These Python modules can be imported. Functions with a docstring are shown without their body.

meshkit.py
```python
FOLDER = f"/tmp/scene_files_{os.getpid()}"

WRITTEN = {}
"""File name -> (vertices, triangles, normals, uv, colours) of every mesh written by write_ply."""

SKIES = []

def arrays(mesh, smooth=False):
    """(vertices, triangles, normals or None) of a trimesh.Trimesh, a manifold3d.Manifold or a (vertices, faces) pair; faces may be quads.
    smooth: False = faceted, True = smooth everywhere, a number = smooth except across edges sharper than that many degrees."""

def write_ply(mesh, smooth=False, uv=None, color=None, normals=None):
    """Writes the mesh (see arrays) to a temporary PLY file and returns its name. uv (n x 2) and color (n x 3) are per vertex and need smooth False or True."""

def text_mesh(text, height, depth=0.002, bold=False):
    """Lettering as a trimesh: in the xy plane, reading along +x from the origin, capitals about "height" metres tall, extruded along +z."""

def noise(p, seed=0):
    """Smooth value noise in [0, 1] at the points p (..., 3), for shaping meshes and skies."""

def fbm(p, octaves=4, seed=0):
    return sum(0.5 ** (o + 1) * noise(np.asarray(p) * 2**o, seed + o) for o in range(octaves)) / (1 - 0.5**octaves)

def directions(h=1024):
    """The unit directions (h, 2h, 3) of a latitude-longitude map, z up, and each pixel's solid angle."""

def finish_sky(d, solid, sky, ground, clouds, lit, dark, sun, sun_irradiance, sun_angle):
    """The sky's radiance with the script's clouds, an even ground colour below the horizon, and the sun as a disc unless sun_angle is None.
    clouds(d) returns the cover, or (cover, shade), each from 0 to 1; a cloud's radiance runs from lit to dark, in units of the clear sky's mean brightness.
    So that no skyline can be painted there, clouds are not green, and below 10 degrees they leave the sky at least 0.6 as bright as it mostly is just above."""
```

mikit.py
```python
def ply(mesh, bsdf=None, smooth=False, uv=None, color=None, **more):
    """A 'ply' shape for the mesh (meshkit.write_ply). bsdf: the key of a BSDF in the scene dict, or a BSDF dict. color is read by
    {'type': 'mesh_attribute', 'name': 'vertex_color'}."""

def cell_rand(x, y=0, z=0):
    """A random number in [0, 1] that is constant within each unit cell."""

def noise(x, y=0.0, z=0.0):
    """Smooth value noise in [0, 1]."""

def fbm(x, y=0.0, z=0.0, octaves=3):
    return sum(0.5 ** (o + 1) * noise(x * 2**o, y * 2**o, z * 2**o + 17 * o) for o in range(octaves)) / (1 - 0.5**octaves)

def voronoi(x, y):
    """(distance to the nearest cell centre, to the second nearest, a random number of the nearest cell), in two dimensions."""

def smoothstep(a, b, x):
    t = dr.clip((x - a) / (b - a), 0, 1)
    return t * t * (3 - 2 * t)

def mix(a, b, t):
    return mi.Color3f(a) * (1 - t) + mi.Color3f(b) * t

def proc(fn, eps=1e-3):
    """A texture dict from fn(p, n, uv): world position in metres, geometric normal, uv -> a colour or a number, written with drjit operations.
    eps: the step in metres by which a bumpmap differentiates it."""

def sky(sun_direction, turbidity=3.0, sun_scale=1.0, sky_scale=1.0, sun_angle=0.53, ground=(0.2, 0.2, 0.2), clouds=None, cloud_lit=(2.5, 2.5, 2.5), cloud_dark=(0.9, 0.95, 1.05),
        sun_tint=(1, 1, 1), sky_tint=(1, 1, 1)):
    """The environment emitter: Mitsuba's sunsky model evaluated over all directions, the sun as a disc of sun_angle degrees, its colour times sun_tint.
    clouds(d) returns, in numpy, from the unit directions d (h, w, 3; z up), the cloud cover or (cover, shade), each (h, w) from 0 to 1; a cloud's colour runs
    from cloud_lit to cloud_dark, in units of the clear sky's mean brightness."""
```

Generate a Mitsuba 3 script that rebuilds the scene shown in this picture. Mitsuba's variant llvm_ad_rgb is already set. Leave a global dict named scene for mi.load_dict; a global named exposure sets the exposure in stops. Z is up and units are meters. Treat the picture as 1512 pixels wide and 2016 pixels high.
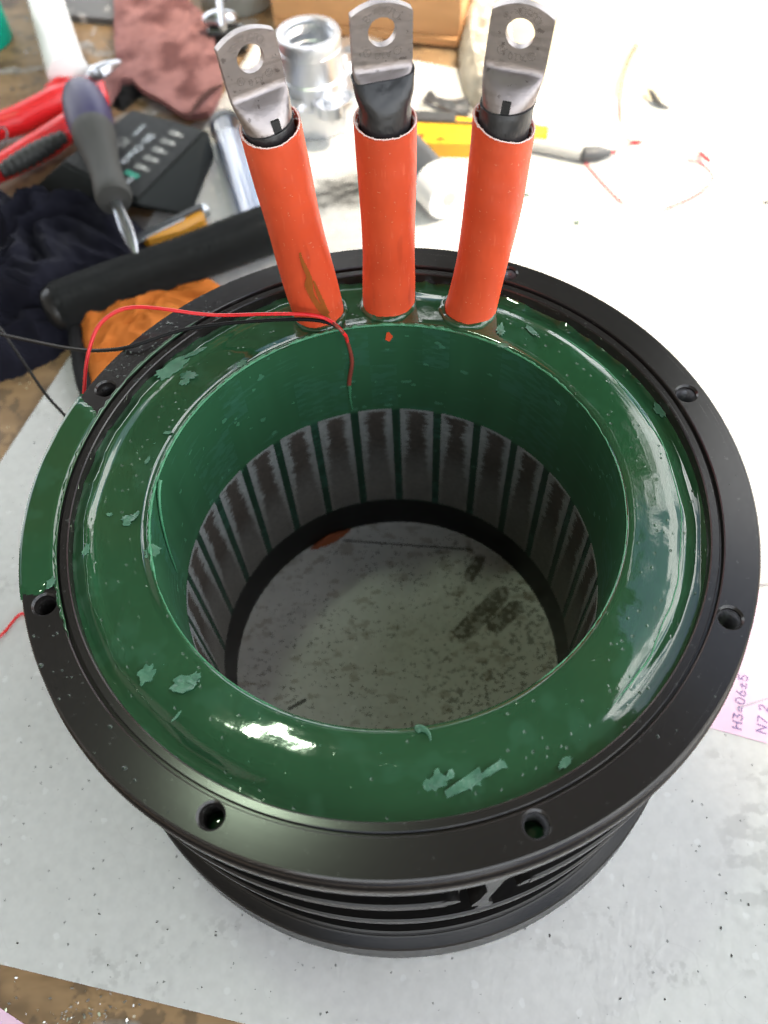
import math
import numpy as np, trimesh, shapely, manifold3d as m3
import shapely.geometry as sg
import drjit as dr
import mitsuba as mi
import mikit, meshkit
from mikit import noise, fbm, voronoi, cell_rand, smoothstep, mix

scene, labels = {}, {}
MM = 0.001
H = 145.284            # height of the stator's top face above the board, mm

# ------------------------------------------------------------------ camera, sky, lamp, exposure
cam = np.array([-0.931, -152.610, 374.788]) * MM
pitch, roll = 1.00917, -0.071366
fwd = np.array([0, math.cos(pitch), -math.sin(pitch)])
right = np.array([1.0, 0, 0])
up0 = np.cross(right, fwd)
up = -math.sin(roll) * right + math.cos(roll) * up0
scene['camera'] = {'type': 'thinlens', 'to_world': mi.ScalarTransform4f().look_at(origin=cam.tolist(), target=(cam + fwd).tolist(), up=up.tolist()),
                   'fov': 49.737, 'fov_axis': 'x', 'near_clip': 0.01, 'far_clip': 200.0,
                   'aperture_radius': 0.0015, 'focus_distance': 0.285}
exposure = 2.8
SUN_AZ, SUN_EL = 95.0, 64.0     # degrees clockwise from +y, degrees up
sun = (math.sin(math.radians(SUN_AZ)) * math.cos(math.radians(SUN_EL)), math.cos(math.radians(SUN_AZ)) * math.cos(math.radians(SUN_EL)), math.sin(math.radians(SUN_EL)))


def sky_clouds(d):
    q = d / np.maximum(d[..., 2:3], 0.12)
    c = meshkit.fbm(np.concatenate([q[..., :2] * 2.6 + 3.2, q[..., 2:3] * 0 + 0.5], -1), 6, seed=4)
    low = np.clip((0.80 - d[..., 2]) / 0.10, -1.0, 1)          # more cloud towards the horizon
    cover = np.clip((c - 0.50 + 0.07 * low) / 0.07, 0, 1)
    return cover * 0.92, np.clip((c - 0.62) * 2, 0, 0.5)


scene['sky'] = mikit.sky(sun, turbidity=3, sun_angle=5.0, sun_scale=0.8, sky_scale=1.3, sky_tint=(1.17, 1.0, 0.84), clouds=sky_clouds, cloud_lit=(6.3, 6.3, 6.2), cloud_dark=(2.4, 2.5, 2.6))
LAMP_RADIANCE = (10.0, 12.6, 9.0)


# ------------------------------------------------------------------ helpers
def put(key, mesh, mat, smooth=False, **kw):
    k, n = key, 0
    while k in scene:
        n += 1
        k = f'{key}_{n:03d}'
    if isinstance(mesh, trimesh.Trimesh):
        m = trimesh.Trimesh(np.array(mesh.vertices) * MM, np.array(mesh.faces), process=False)
    elif hasattr(mesh, 'to_mesh'):
        q = mesh.to_mesh()
        m = trimesh.Trimesh(np.array(q.vert_properties[:, :3], float) * MM, np.array(q.tri_verts), process=False)
    else:
        m = trimesh.Trimesh(np.asarray(mesh[0], float) * MM, np.asarray(mesh[1]), process=False)
    scene[k] = mikit.ply(m, mat, smooth=smooth, **kw)
    return k


def say(key, label=None, category=None, group=None, kind=None):
    d = labels.setdefault(key, {})
    for a, b in (('label', label), ('category', category), ('group', group), ('kind', kind)):
        if b:
            d[a] = b


def cat(*ms):
    return trimesh.util.concatenate([m for m in ms])


def man(mesh):
    return m3.Manifold(m3.Mesh(np.asarray(mesh.vertices, np.float32), np.asarray(mesh.faces, np.uint32)))


def tri(man_):
    q = man_.to_mesh()
    return trimesh.Trimesh(np.array(q.vert_properties[:, :3], float), np.array(q.tri_verts), process=False)


def grid_faces(nu, nv, close_v=False):
    f = []
    i = np.arange(nu - 1)[:, None]
    j = np.arange(nv if close_v else nv - 1)[None, :]
    a = i * nv + j
    b = i * nv + (j + 1) % nv
    c = (i + 1) * nv + (j + 1) % nv
    d = (i + 1) * nv + j
    return np.vstack([np.stack([a, b, c], -1).reshape(-1, 3), np.stack([a, c, d], -1).reshape(-1, 3)])


def loft(rings, caps=True):
    rings = [np.asarray(r, float) for r in rings]
    n = len(rings[0])
    v = np.vstack(rings)
    f = [grid_faces(len(rings), n, True)]
    if caps:
        v = np.vstack([v, rings[0].mean(0), rings[-1].mean(0)])
        a, b = len(v) - 2, len(v) - 1
        i = np.arange(n)
        j = (i + 1) % n
        o = (len(rings) - 1) * n
        f.append(np.stack([i * 0 + a, j, i], 1))
        f.append(np.stack([i * 0 + b, o + i, o + j], 1))
    m = trimesh.Trimesh(v, np.vstack(f), process=False)
    if m.volume < 0:
        m.invert()
    return m


def frames(p):
    p = np.asarray(p, float)
    t = np.gradient(p, axis=0)
    t /= np.linalg.norm(t, axis=1, keepdims=True)
    a = np.cross(t[0], [0, 0, 1.0] if abs(t[0][2]) < 0.9 else [1.0, 0, 0])
    a /= np.linalg.norm(a)
    A = []
    for k in range(len(p)):
        a = a - t[k] * (a @ t[k])
        a /= np.linalg.norm(a)
        A.append(a.copy())
    A = np.array(A)
    return t, A, np.cross(t, A)


def tube(path, radius, n=12, flat=1.0):
    p = np.asarray(path, float)
    t, A, B = frames(p)
    r = np.broadcast_to(np.asarray(radius, float), (len(p),))
    w = np.arange(n) * 2 * np.pi / n
    return loft([p[k] + r[k] * (np.cos(w)[:, None] * A[k] + flat * np.sin(w)[:, None] * B[k]) for k in range(len(p))])


def spline(pts, n=60):
    from scipy.interpolate import CubicSpline
    p = np.asarray(pts, float)
    d = np.r_[0, np.cumsum(np.sqrt(np.linalg.norm(np.diff(p, axis=0), axis=1)))]
    return CubicSpline(d, p)(np.linspace(0, d[-1], n))


def revolve(profile, n=192):
    return m3.CrossSection([np.asarray(profile, float)]).revolve(n)


def ring_poly(profile):
    p = np.asarray(profile, float)
    a = 0.5 * np.sum(p[:, 0] * np.roll(p[:, 1], -1) - np.roll(p[:, 0], -1) * p[:, 1])
    return p if a > 0 else p[::-1]


def lathe(profile, n=192):
    return revolve(ring_poly(profile), n)


def solid_lathe(profile, n=48):
    """profile (r, z) from bottom axis to top axis."""
    p = [(0, profile[0][1])] + list(profile) + [(0, profile[-1][1])]
    return lathe(p, n)


def chain(pts, radii, refine=None, smooth=0):
    """One continuous body: hulls of spheres along a polyline."""
    out = m3.Manifold()
    for k in range(len(pts) - 1):
        s = [m3.Manifold.sphere(radii[i], 28).translate([float(x) for x in pts[i]]) for i in (k, k + 1)]
        out = out + m3.Manifold.batch_hull(s)
    if refine:
        out = out.refine_to_length(refine)
    m = tri(out)
    m.merge_vertices()
    if smooth:
        trimesh.smoothing.filter_taubin(m, iterations=smooth)
    return m


def rbox(lo, hi, r):
    c = []
    for x in (lo[0] + r, hi[0] - r):
        for y in (lo[1] + r, hi[1] - r):
            for z in (lo[2] + r, hi[2] - r):
                c.append(m3.Manifold.sphere(r, 16).translate([x, y, z]))
    return m3.Manifold.batch_hull(c)


def hull_pts(pts, r=1.0, seg=12):
    return m3.Manifold.batch_hull([m3.Manifold.sphere(r, seg).translate([float(a) for a in p]) for p in pts])


def extr(poly, h):
    return trimesh.creation.extrude_polygon(poly if not isinstance(poly, (list, np.ndarray)) else sg.Polygon(poly), h, engine='earcut')


def place(m, origin, x, y):
    """Local x, y axes given in the world; z is their cross product."""
    x = np.asarray(x, float) / np.linalg.norm(x)
    y = np.asarray(y, float)
    y = y - x * (x @ y)
    y /= np.linalg.norm(y)
    M = np.eye(4)
    M[:3, 0], M[:3, 1], M[:3, 2], M[:3, 3] = x, y, np.cross(x, y), origin
    m = m.copy()
    m.apply_transform(M)
    return m


def heap(poly, height, base=0.0, step=2.0, edge=14.0, seed=0, folds=0.5, scale=25.0, prof=0.6):
    """A lump of cloth over the outline poly: surface with folds, coming down to base at the outline."""
    P = sg.Polygon(poly).buffer(0)
    x0, y0, x1, y1 = P.bounds
    xs, ys = np.arange(x0 - step, x1 + 2 * step, step), np.arange(y0 - step, y1 + 2 * step, step)
    X, Y = np.meshgrid(xs, ys, indexing='ij')
    pts = shapely.points(X.ravel(), Y.ravel())
    inside = shapely.contains(P, pts)
    d = np.where(inside, shapely.distance(P.exterior, pts), 0).reshape(X.shape)
    e = np.clip(d / edge, 0, 1)
    q = np.stack([X, Y, X * 0], -1) / scale
    wx = meshkit.fbm(q * 0.6 + 7, 2, seed) - 0.5
    qq = q + np.stack([wx * 2.5, -wx * 2.0, wx * 0], -1)
    n = meshkit.fbm(qq, 3, seed + 3)
    ridge = 1 - np.abs(2 * meshkit.fbm(qq * 1.3 + 11, 3, seed + 9) - 1) * 1.9
    Z = base + height * e ** prof * (1 - folds + folds * (0.9 * n + 0.75 * np.clip(ridge, 0, 1)))
    Z = Z + (meshkit.noise(q * 6) - 0.5) * 0.6 * e
    v = np.stack([X, Y, np.where(inside.reshape(X.shape), Z, base)], -1).reshape(-1, 3)
    f = grid_faces(len(xs), len(ys))
    keep = inside[f].any(1)
    m = trimesh.Trimesh(v, f[keep], process=False)
    m.remove_unreferenced_vertices()
    if m.face_normals[:, 2].mean() < 0:
        m.invert()
    return m


def sheet(poly, zfun, thick, step=4.0):
    m = extr(sg.Polygon(poly).buffer(0), thick)
    m = m.subdivide_to_size(step, max_iter=12)
    v = np.array(m.vertices)
    v[:, 2] += zfun(v[:, 0], v[:, 1])
    m = trimesh.Trimesh(v, m.faces, process=False)
    m.merge_vertices()
    return m


def blob_poly(rng, r, n=18, rough=0.35, squash=1.0):
    a = np.arange(n) * 2 * np.pi / n
    q = r * (1 + rough * (rng.random(n) * 2 - 1))
    return np.stack([q * np.cos(a), squash * q * np.sin(a)], 1)


def flat_on(poly, thick=0.3):
    P = sg.Polygon(poly).buffer(0)
    if P.geom_type != 'Polygon':
        P = max(P.geoms, key=lambda g: g.area)
    return extr(P, thick)


# ------------------------------------------------------------------ materials
def two(b):
    return {'type': 'twosided', 'bsdf': b}


def pr(base, rough=0.5, metallic=0.0, spec=0.5, **kw):
    b = {'type': 'rgb', 'value': list(base)} if isinstance(base, (tuple, list)) else base
    r = rough
    return two({'type': 'principled', 'base_color': b, 'roughness': r, 'metallic': metallic, 'specular': spec, **kw})


def bump(b, fn, scale, eps=2e-4):
    return {'type': 'bumpmap', 'arbitrary': mikit.proc(fn, eps), 'scale': scale, 'bsdf': b}


def col(fn):
    return mikit.proc(fn)


def seg_d(p, a, b):
    """Distance in mm from p (metres) to the segment a-b (mm) in the ground plane."""
    px, py = p.x * 1000 - a[0], p.y * 1000 - a[1]
    dx, dy = b[0] - a[0], b[1] - a[1]
    L2 = dx * dx + dy * dy
    t = dr.clip((px * dx + py * dy) / L2, 0, 1)
    return dr.sqrt(dr.square(px - t * dx) + dr.square(py - t * dy))


def ring_noise(p, s):
    return fbm(p.x * s, p.y * s, p.z * s)


def board_col(p, n, uv):
    x, y = p.x * 1000, p.y * 1000
    v = fbm(x / 90, y / 90, 0.3)
    f = fbm(x / 3, y / 3, 2.0, octaves=4)
    c = mix((0.46, 0.465, 0.445), (0.55, 0.55, 0.535), v) * (0.93 + 0.14 * f)
    # dark specks and pale flecks
    d1, d2, r1 = voronoi(x / 11.0, y / 11.0)
    wob = noise(x / 0.9, y / 0.9)
    spot = (1 - smoothstep(0.02, 0.055, d1 + 0.05 * (wob - 0.5))) * dr.select(r1 > 0.72, 0.8, 0.0)
    d3, d4, r3 = voronoi(x / 6.0 + 31, y / 4.5 + 5)
    spot2 = (1 - smoothstep(0.02, 0.07, d3 + 0.06 * (wob - 0.5))) * dr.select(r3 > 0.84, 0.4, 0.0)
    c = mix(c, (0.10, 0.105, 0.10), dr.clip(spot + spot2, 0, 1))
    d5, d6, r5 = voronoi(x / 14 + 3.3, y / 14 + 71)
    pale = (1 - smoothstep(0.05, 0.12, d5 + 0.1 * (noise(x / 1.5, y / 1.5, 5.0) - 0.5))) * dr.select(r5 > 0.6, 0.5, 0.0)
    c = mix(c, (0.62, 0.63, 0.62), pale)
    # scuffs: faint grey smears
    sc = smoothstep(0.62, 0.8, fbm(x / 26 + 9, y / 14 + 4, 1.0)) * smoothstep(0.4, 0.7, fbm(x / 2.2, y / 2.2, 7.0))
    c = mix(c, (0.33, 0.33, 0.315), sc * 0.4)
    # soiled patch to the right of the stator
    s2 = (1 - smoothstep(8, 34, dr.sqrt(dr.square(x - 150) + dr.square((y + 100) * 0.7)))) * smoothstep(0.45, 0.65, fbm(x / 7, y / 5, 3.0, octaves=4))
    c = mix(c, (0.26, 0.26, 0.25), s2 * 0.35)
    ln = dr.abs(fbm(x / 45 + 3, y / 60 + 8, 2.5, octaves=3) - 0.5)
    c = mix(c, (0.36, 0.36, 0.345), (1 - smoothstep(0.0005, 0.0022, ln)) * 0.14 * smoothstep(0.4, 0.6, fbm(x / 30, y / 30, 15.0)))
    # soot smear behind the cables
    s3 = (1 - smoothstep(6, 26, seg_d(p, (-40.9, 346.0), (-3.0, 353.0)) + 16 * (fbm(x / 7, y / 5, 3.5) - 0.45)))
    c = mix(c, (0.035, 0.035, 0.033), dr.clip(s3 * (0.35 + 0.9 * fbm(x / 9, y / 4, 8.0)), 0, 1))
    # the dirty disc inside the bore
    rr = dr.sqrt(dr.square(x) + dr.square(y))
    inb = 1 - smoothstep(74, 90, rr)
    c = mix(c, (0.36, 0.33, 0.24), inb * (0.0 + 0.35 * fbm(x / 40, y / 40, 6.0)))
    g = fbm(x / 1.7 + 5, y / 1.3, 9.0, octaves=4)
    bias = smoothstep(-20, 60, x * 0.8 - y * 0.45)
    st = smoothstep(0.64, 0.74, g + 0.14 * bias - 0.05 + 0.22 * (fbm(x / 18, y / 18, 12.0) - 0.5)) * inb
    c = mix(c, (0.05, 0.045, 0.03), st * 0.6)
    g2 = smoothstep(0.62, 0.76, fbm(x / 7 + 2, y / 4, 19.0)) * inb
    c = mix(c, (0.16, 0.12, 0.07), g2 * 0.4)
    edge = 2.2 * (fbm(x / 2, y / 2, 4.4) - 0.5)
    for a, b, w in (((54.1, 29.2, 0.0), (33.4, 10.7, 0.0), 4.6), ((60.4, 22.0, 0.0), (49.4, 13.0, 0.0), 4.0), ((46.5, 50.8, 0.0), (40.2, 41.0, 0.0), 3.0)):
        t = 1 - smoothstep(w - 0.6, w + 0.6, seg_d(p, a, b) + edge)
        c = mix(c, (0.06, 0.05, 0.03), t * (0.45 + 0.4 * smoothstep(0.35, 0.6, fbm(x / 2.2, y / 2.2, 30.0))))
    t = 1 - smoothstep(0.35, 0.8, seg_d(p, (-23.0, 67.4, 0.0), (43.3, 56.4, 0.0)) + 0.35 * edge)
    c = mix(c, (0.04, 0.035, 0.03), t * 0.8)
    t = 1 - smoothstep(0.6, 1.1, seg_d(p, (-51.5, -21.3, 0.0), (-44.3, -17.9, 0.0)) + 0.3 * edge)
    c = mix(c, (0.03, 0.03, 0.025), t * 0.85)
    return c


scene['mat_board'] = bump(pr(col(board_col), 0.7, spec=0.3), lambda p, n, uv: fbm(p.x * 700, p.y * 700, octaves=3), 0.0002)


def wood_col(p, n, uv):
    x, y = p.x * 1000, p.y * 1000
    g = fbm(x / 60, y / 9, 1.0, octaves=4)
    c = mix((0.19, 0.115, 0.055), (0.34, 0.22, 0.115), g)
    k = smoothstep(0.5, 0.72, fbm(x / 38 + 4, y / 30, 5.0, octaves=4))
    c = mix(c, (0.07, 0.045, 0.025), k * 0.8)
    k2 = smoothstep(0.58, 0.7, fbm(x / 9 + 40, y / 9, 3.0, octaves=4))
    c = mix(c, (0.05, 0.04, 0.03), k2 * 0.5)
    k3 = smoothstep(0.62, 0.72, fbm(x / 30 + 13, y / 16 + 7, 2.0))
    c = mix(c, (0.36, 0.36, 0.36), k3 * 0.6)
    d1, d2, r = voronoi(x / 8, y / 8)
    c = mix(c, (0.55, 0.5, 0.4), (1 - smoothstep(0.05, 0.1, d1)) * dr.select(r > 0.85, 0.7, 0.0))
    far = smoothstep(60, 180, x) * smoothstep(380, 420, y)
    c = mix(c, (0.60, 0.54, 0.38), far * 0.85)  # bench painted paler at the back right for the glare of full sun
    return c


scene['mat_wood'] = bump(pr(col(wood_col), 0.6, spec=0.35), lambda p, n, uv: fbm(p.x * 120, p.y * 500, octaves=3), 0.0006)


def resin_col(p, n, uv):
    v = ring_noise(p, 45)
    w = smoothstep(0.55, 0.75, ring_noise(p, 120))
    c = mix((0.012, 0.049, 0.0205), (0.018, 0.069, 0.029), v)
    c = mix(c, (0.026, 0.060, 0.022), smoothstep(0.5, 0.8, ring_noise(p + 3, 25)) * 0.6)
    return mix(c, (0.035, 0.11, 0.065), w * 0.25)


def resin_bump(p, n, uv):
    x, y = p.x * 1000, p.y * 1000
    a = fbm(x / 16, y / 16, 1.0, octaves=2) * 0.55
    d1, d2, r = voronoi(x / 5.0, y / 5.0)
    pit = (1 - smoothstep(0.03, 0.10, d1)) * dr.select(r > 0.82, 1.0, 0.0)
    d3, d4, r3 = voronoi(x / 2.6 + 9, y / 2.6)
    pim = (1 - smoothstep(0.05, 0.2, d3)) * dr.select(r3 > 0.9, 0.35, 0.0)
    return 0.22 * a - pit * 0.30 + pim * 0.2 + 0.012 * fbm(x / 1.5, y / 1.5, 2.0)


scene['mat_resin'] = bump(pr(col(resin_col), 0.06, spec=1.0), resin_bump, 0.0009, 1e-4)
scene['mat_resin_film'] = bump(pr(col(resin_col), 0.05, spec=0.8), lambda p, n, uv: fbm(p.x * 60, p.y * 60, octaves=2), 0.0006)


def wall_col(p, n, uv):
    a = dr.atan2(p.y, p.x)
    z = p.z * 1000
    s = fbm(a * 9, z / 60, 0.0)
    c = mix((0.014, 0.060, 0.0255), (0.021, 0.083, 0.038), s)
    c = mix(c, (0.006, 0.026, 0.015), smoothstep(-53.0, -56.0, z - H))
    # rubbed, greyer bands of machining haze
    k = a * 57.2958 / 13.333
    band = smoothstep(0.55, 0.62, cell_rand(k * 1.7 + 0.3, z / 26 + 0.4)) * smoothstep(0.35, 0.7, fbm(a * 20, z / 1.6, 2.0))
    c = mix(c, (0.03, 0.10, 0.075), band * 0.35)
    h = smoothstep(0.55, 0.85, fbm(a * 6, z / 1.1, 5.0)) * smoothstep(0.45, 0.7, fbm(a * 10 + 4, z / 22, 5.0))
    c = mix(c, (0.035, 0.11, 0.08), h * 0.35)
    t = smoothstep(0.74, 0.8, ring_noise(p + 0.11, 260))
    return mix(c, (0.08, 0.22, 0.15), t * 0.4)


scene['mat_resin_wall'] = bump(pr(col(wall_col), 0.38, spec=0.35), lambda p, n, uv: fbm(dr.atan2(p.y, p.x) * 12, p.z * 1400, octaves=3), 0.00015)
scene['mat_flake'] = bump(pr(col(lambda p, n, uv: mix((0.035, 0.11, 0.065), (0.075, 0.18, 0.115), ring_noise(p, 350))), 0.35, spec=0.4), lambda p, n, uv: ring_noise(p, 600), 0.0006)
scene['mat_burr'] = bump(pr((0.05, 0.20, 0.10), 0.25, spec=0.5), lambda p, n, uv: ring_noise(p, 500), 0.0005)


def tooth_col(p, n, uv):
    u, z = uv.x, p.z * 1000
    a = dr.atan2(p.y, p.x)
    e = dr.minimum(u, 1 - u)
    d = z - (H - 54)
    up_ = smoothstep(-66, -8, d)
    jag = 0.75 * fbm(a * 12, z / 0.45, 3.0, octaves=2) + 0.25 * fbm(a * 7, z / 2.6, 13.0, octaves=2)
    drift = 0.14 * (fbm(a * 11, z / 9, 1.0) - 0.5)
    reach = 0.01 + (0.44 * jag + drift) * (0.35 + 0.65 * up_)
    dark = smoothstep(reach - 0.05, reach + 0.05, e) * (1 - smoothstep(-2.2, -0.4, d + 1.2 * (noise(a * 160, 2.0) - 0.5)))
    k = fbm(a * 70, z / 0.7, 9.0)
    grey = mix((0.11, 0.105, 0.098), (0.18, 0.172, 0.16), k)
    pale = mix((0.14, 0.155, 0.158), (0.28, 0.30, 0.302), k)
    smear = mix((0.028, 0.022, 0.018), (0.066, 0.053, 0.046), k * 0.8)
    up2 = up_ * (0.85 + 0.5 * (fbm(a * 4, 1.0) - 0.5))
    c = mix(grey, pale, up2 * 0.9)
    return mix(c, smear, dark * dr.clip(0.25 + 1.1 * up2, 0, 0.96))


scene['mat_tooth'] = bump(pr(col(tooth_col), 0.55, spec=0.4, metallic=0.15), lambda p, n, uv: fbm(dr.atan2(p.y, p.x) * 20, p.z * 1500, octaves=2), 0.0001)


def black_col(p, n, uv):
    v = ring_noise(p, 30)
    d = smoothstep(0.72, 0.80, ring_noise(p + 0.2, 700))
    c = mix((0.011, 0.0098, 0.0095), (0.017, 0.0153, 0.0148), v)
    r = dr.sqrt(dr.square(p.x) + dr.square(p.y)) * 1000
    a = dr.atan2(p.y, p.x)
    s = smoothstep(0.74, 0.80, fbm(r * 2.6, a * 5, 2.0)) * smoothstep(0.55, 0.75, fbm(r * 0.3, a * 3, 7.0))
    c = mix(c, (0.06, 0.058, 0.055), s * 0.5)
    return mix(c, (0.12, 0.13, 0.12), d * 0.25)


def lathe_lines(p, n, uv):
    r = dr.sqrt(dr.square(p.x) + dr.square(p.y)) * 1000
    return noise(r * 6 + 40, p.z * 6000) * 0.5 + 0.5 * noise(r * 17, p.z * 15000)


scene['mat_black'] = bump(pr(col(black_col), 0.19, metallic=0.0, spec=0.5), lathe_lines, 0.0000025, 2e-5)
scene['mat_black_dark'] = pr((0.008, 0.008, 0.008), 0.6)
scene['mat_thread'] = pr((0.22, 0.22, 0.23), 0.3, metallic=0.8, spec=0.6)
scene['mat_black_side'] = bump(pr((0.007, 0.0066, 0.0064), 0.30, spec=0.3), lathe_lines, 0.000004, 2e-5)
scene['mat_drop'] = pr((0.014, 0.022, 0.017), 0.05, spec=0.7)


def orange_col(p, n, uv):
    v = ring_noise(p, 60)
    c = mix((0.52, 0.057, 0.018), (0.63, 0.080, 0.026), v)
    t = smoothstep(0.74, 0.82, ring_noise(p + 0.5, 900))
    c = mix(c, (0.7, 0.3, 0.2), t * 0.5)
    s = smoothstep(0.66, 0.8, fbm(p.x * 260, p.y * 260, p.z * 40, octaves=3))
    c = mix(c, (0.42, 0.045, 0.015), s * 0.45)
    w = smoothstep(0.7, 0.85, fbm(p.x * 900, p.y * 900, p.z * 120 + 9, octaves=2))
    return mix(c, (0.80, 0.25, 0.14), w * 0.14)


scene['mat_sleeve'] = bump(pr(col(orange_col), 0.42, spec=0.5), lambda p, n, uv: 0.75 * ring_noise(p, 80) + 0.04 * ring_noise(p, 1300) + 0.035 * dr.abs(dr.sin(p.z * 2600) * dr.sin(dr.atan2(p.y, p.x) * 900)), 0.0013)
scene['mat_glue_run'] = pr((0.27, 0.075, 0.016), 0.2, spec=0.5)
scene['mat_glass_fibre'] = pr((0.66, 0.52, 0.48), 0.7)
scene['mat_shrink'] = bump(pr((0.017, 0.018, 0.020), 0.36, spec=0.6), lambda p, n, uv: ring_noise(p, 160), 0.0008)


def lug_col(p, n, uv):
    v = ring_noise(p, 120)
    w = smoothstep(0.6, 0.75, ring_noise(p + 0.7, 420))
    c = mix((0.28, 0.25, 0.244), (0.42, 0.375, 0.365), v)
    c = mix(c, (0.24, 0.205, 0.19), w * 0.4)
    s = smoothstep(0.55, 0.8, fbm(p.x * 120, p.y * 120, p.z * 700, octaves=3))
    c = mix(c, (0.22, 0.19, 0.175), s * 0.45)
    t = smoothstep(0.70, 0.76, fbm(p.x * 600, p.y * 600, p.z * 420 + 5, octaves=3))  # dark scuffs that also stand in for missing shade from the front
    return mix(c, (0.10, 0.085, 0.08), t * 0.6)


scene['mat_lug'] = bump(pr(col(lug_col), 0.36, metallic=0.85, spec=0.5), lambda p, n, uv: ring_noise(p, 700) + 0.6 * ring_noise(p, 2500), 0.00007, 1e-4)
scene['mat_lug_mark'] = pr((0.27, 0.24, 0.225), 0.35, metallic=0.8)
scene['mat_wire_red'] = pr((0.62, 0.018, 0.022), 0.3)
scene['mat_wire_coated'] = pr((0.20, 0.045, 0.03), 0.35)
scene['mat_wire_black'] = pr((0.007, 0.007, 0.007), 0.5, spec=0.15)


def cloth_mat(c1, c2, s=90, rough=0.9, weave=2200, sc=0.0008):
    return bump(pr(col(lambda p, n, uv: mix(c1, c2, ring_noise(p, s))), rough, spec=0.15, sheen=0.3),
                lambda p, n, uv: ring_noise(p, weave) + 0.8 * ring_noise(p, weave * 0.2), sc)


scene['mat_navy'] = cloth_mat((0.006, 0.006, 0.011), (0.013, 0.013, 0.022))
scene['mat_orange_cloth'] = cloth_mat((0.46, 0.125, 0.02), (0.58, 0.175, 0.035), 40)
scene['mat_dull_orange'] = pr((0.26, 0.065, 0.02), 0.8)
scene['mat_black_cloth'] = cloth_mat((0.010, 0.010, 0.011), (0.018, 0.018, 0.019))
scene['mat_maroon'] = bump(pr(col(lambda p, n, uv: mix((0.13, 0.058, 0.056), (0.26, 0.13, 0.125), smoothstep(0.3, 0.7, fbm(p.x * 55, p.y * 55, 1.0, octaves=5)))), 0.95, spec=0.1),
                           lambda p, n, uv: fbm(p.x * 260, p.y * 260, octaves=4), 0.0025)
scene['mat_fold_shadow'] = pr((0.07, 0.035, 0.032), 0.9, spec=0.1)  # darker maroon for the shadow strip along the pad fold
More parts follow.
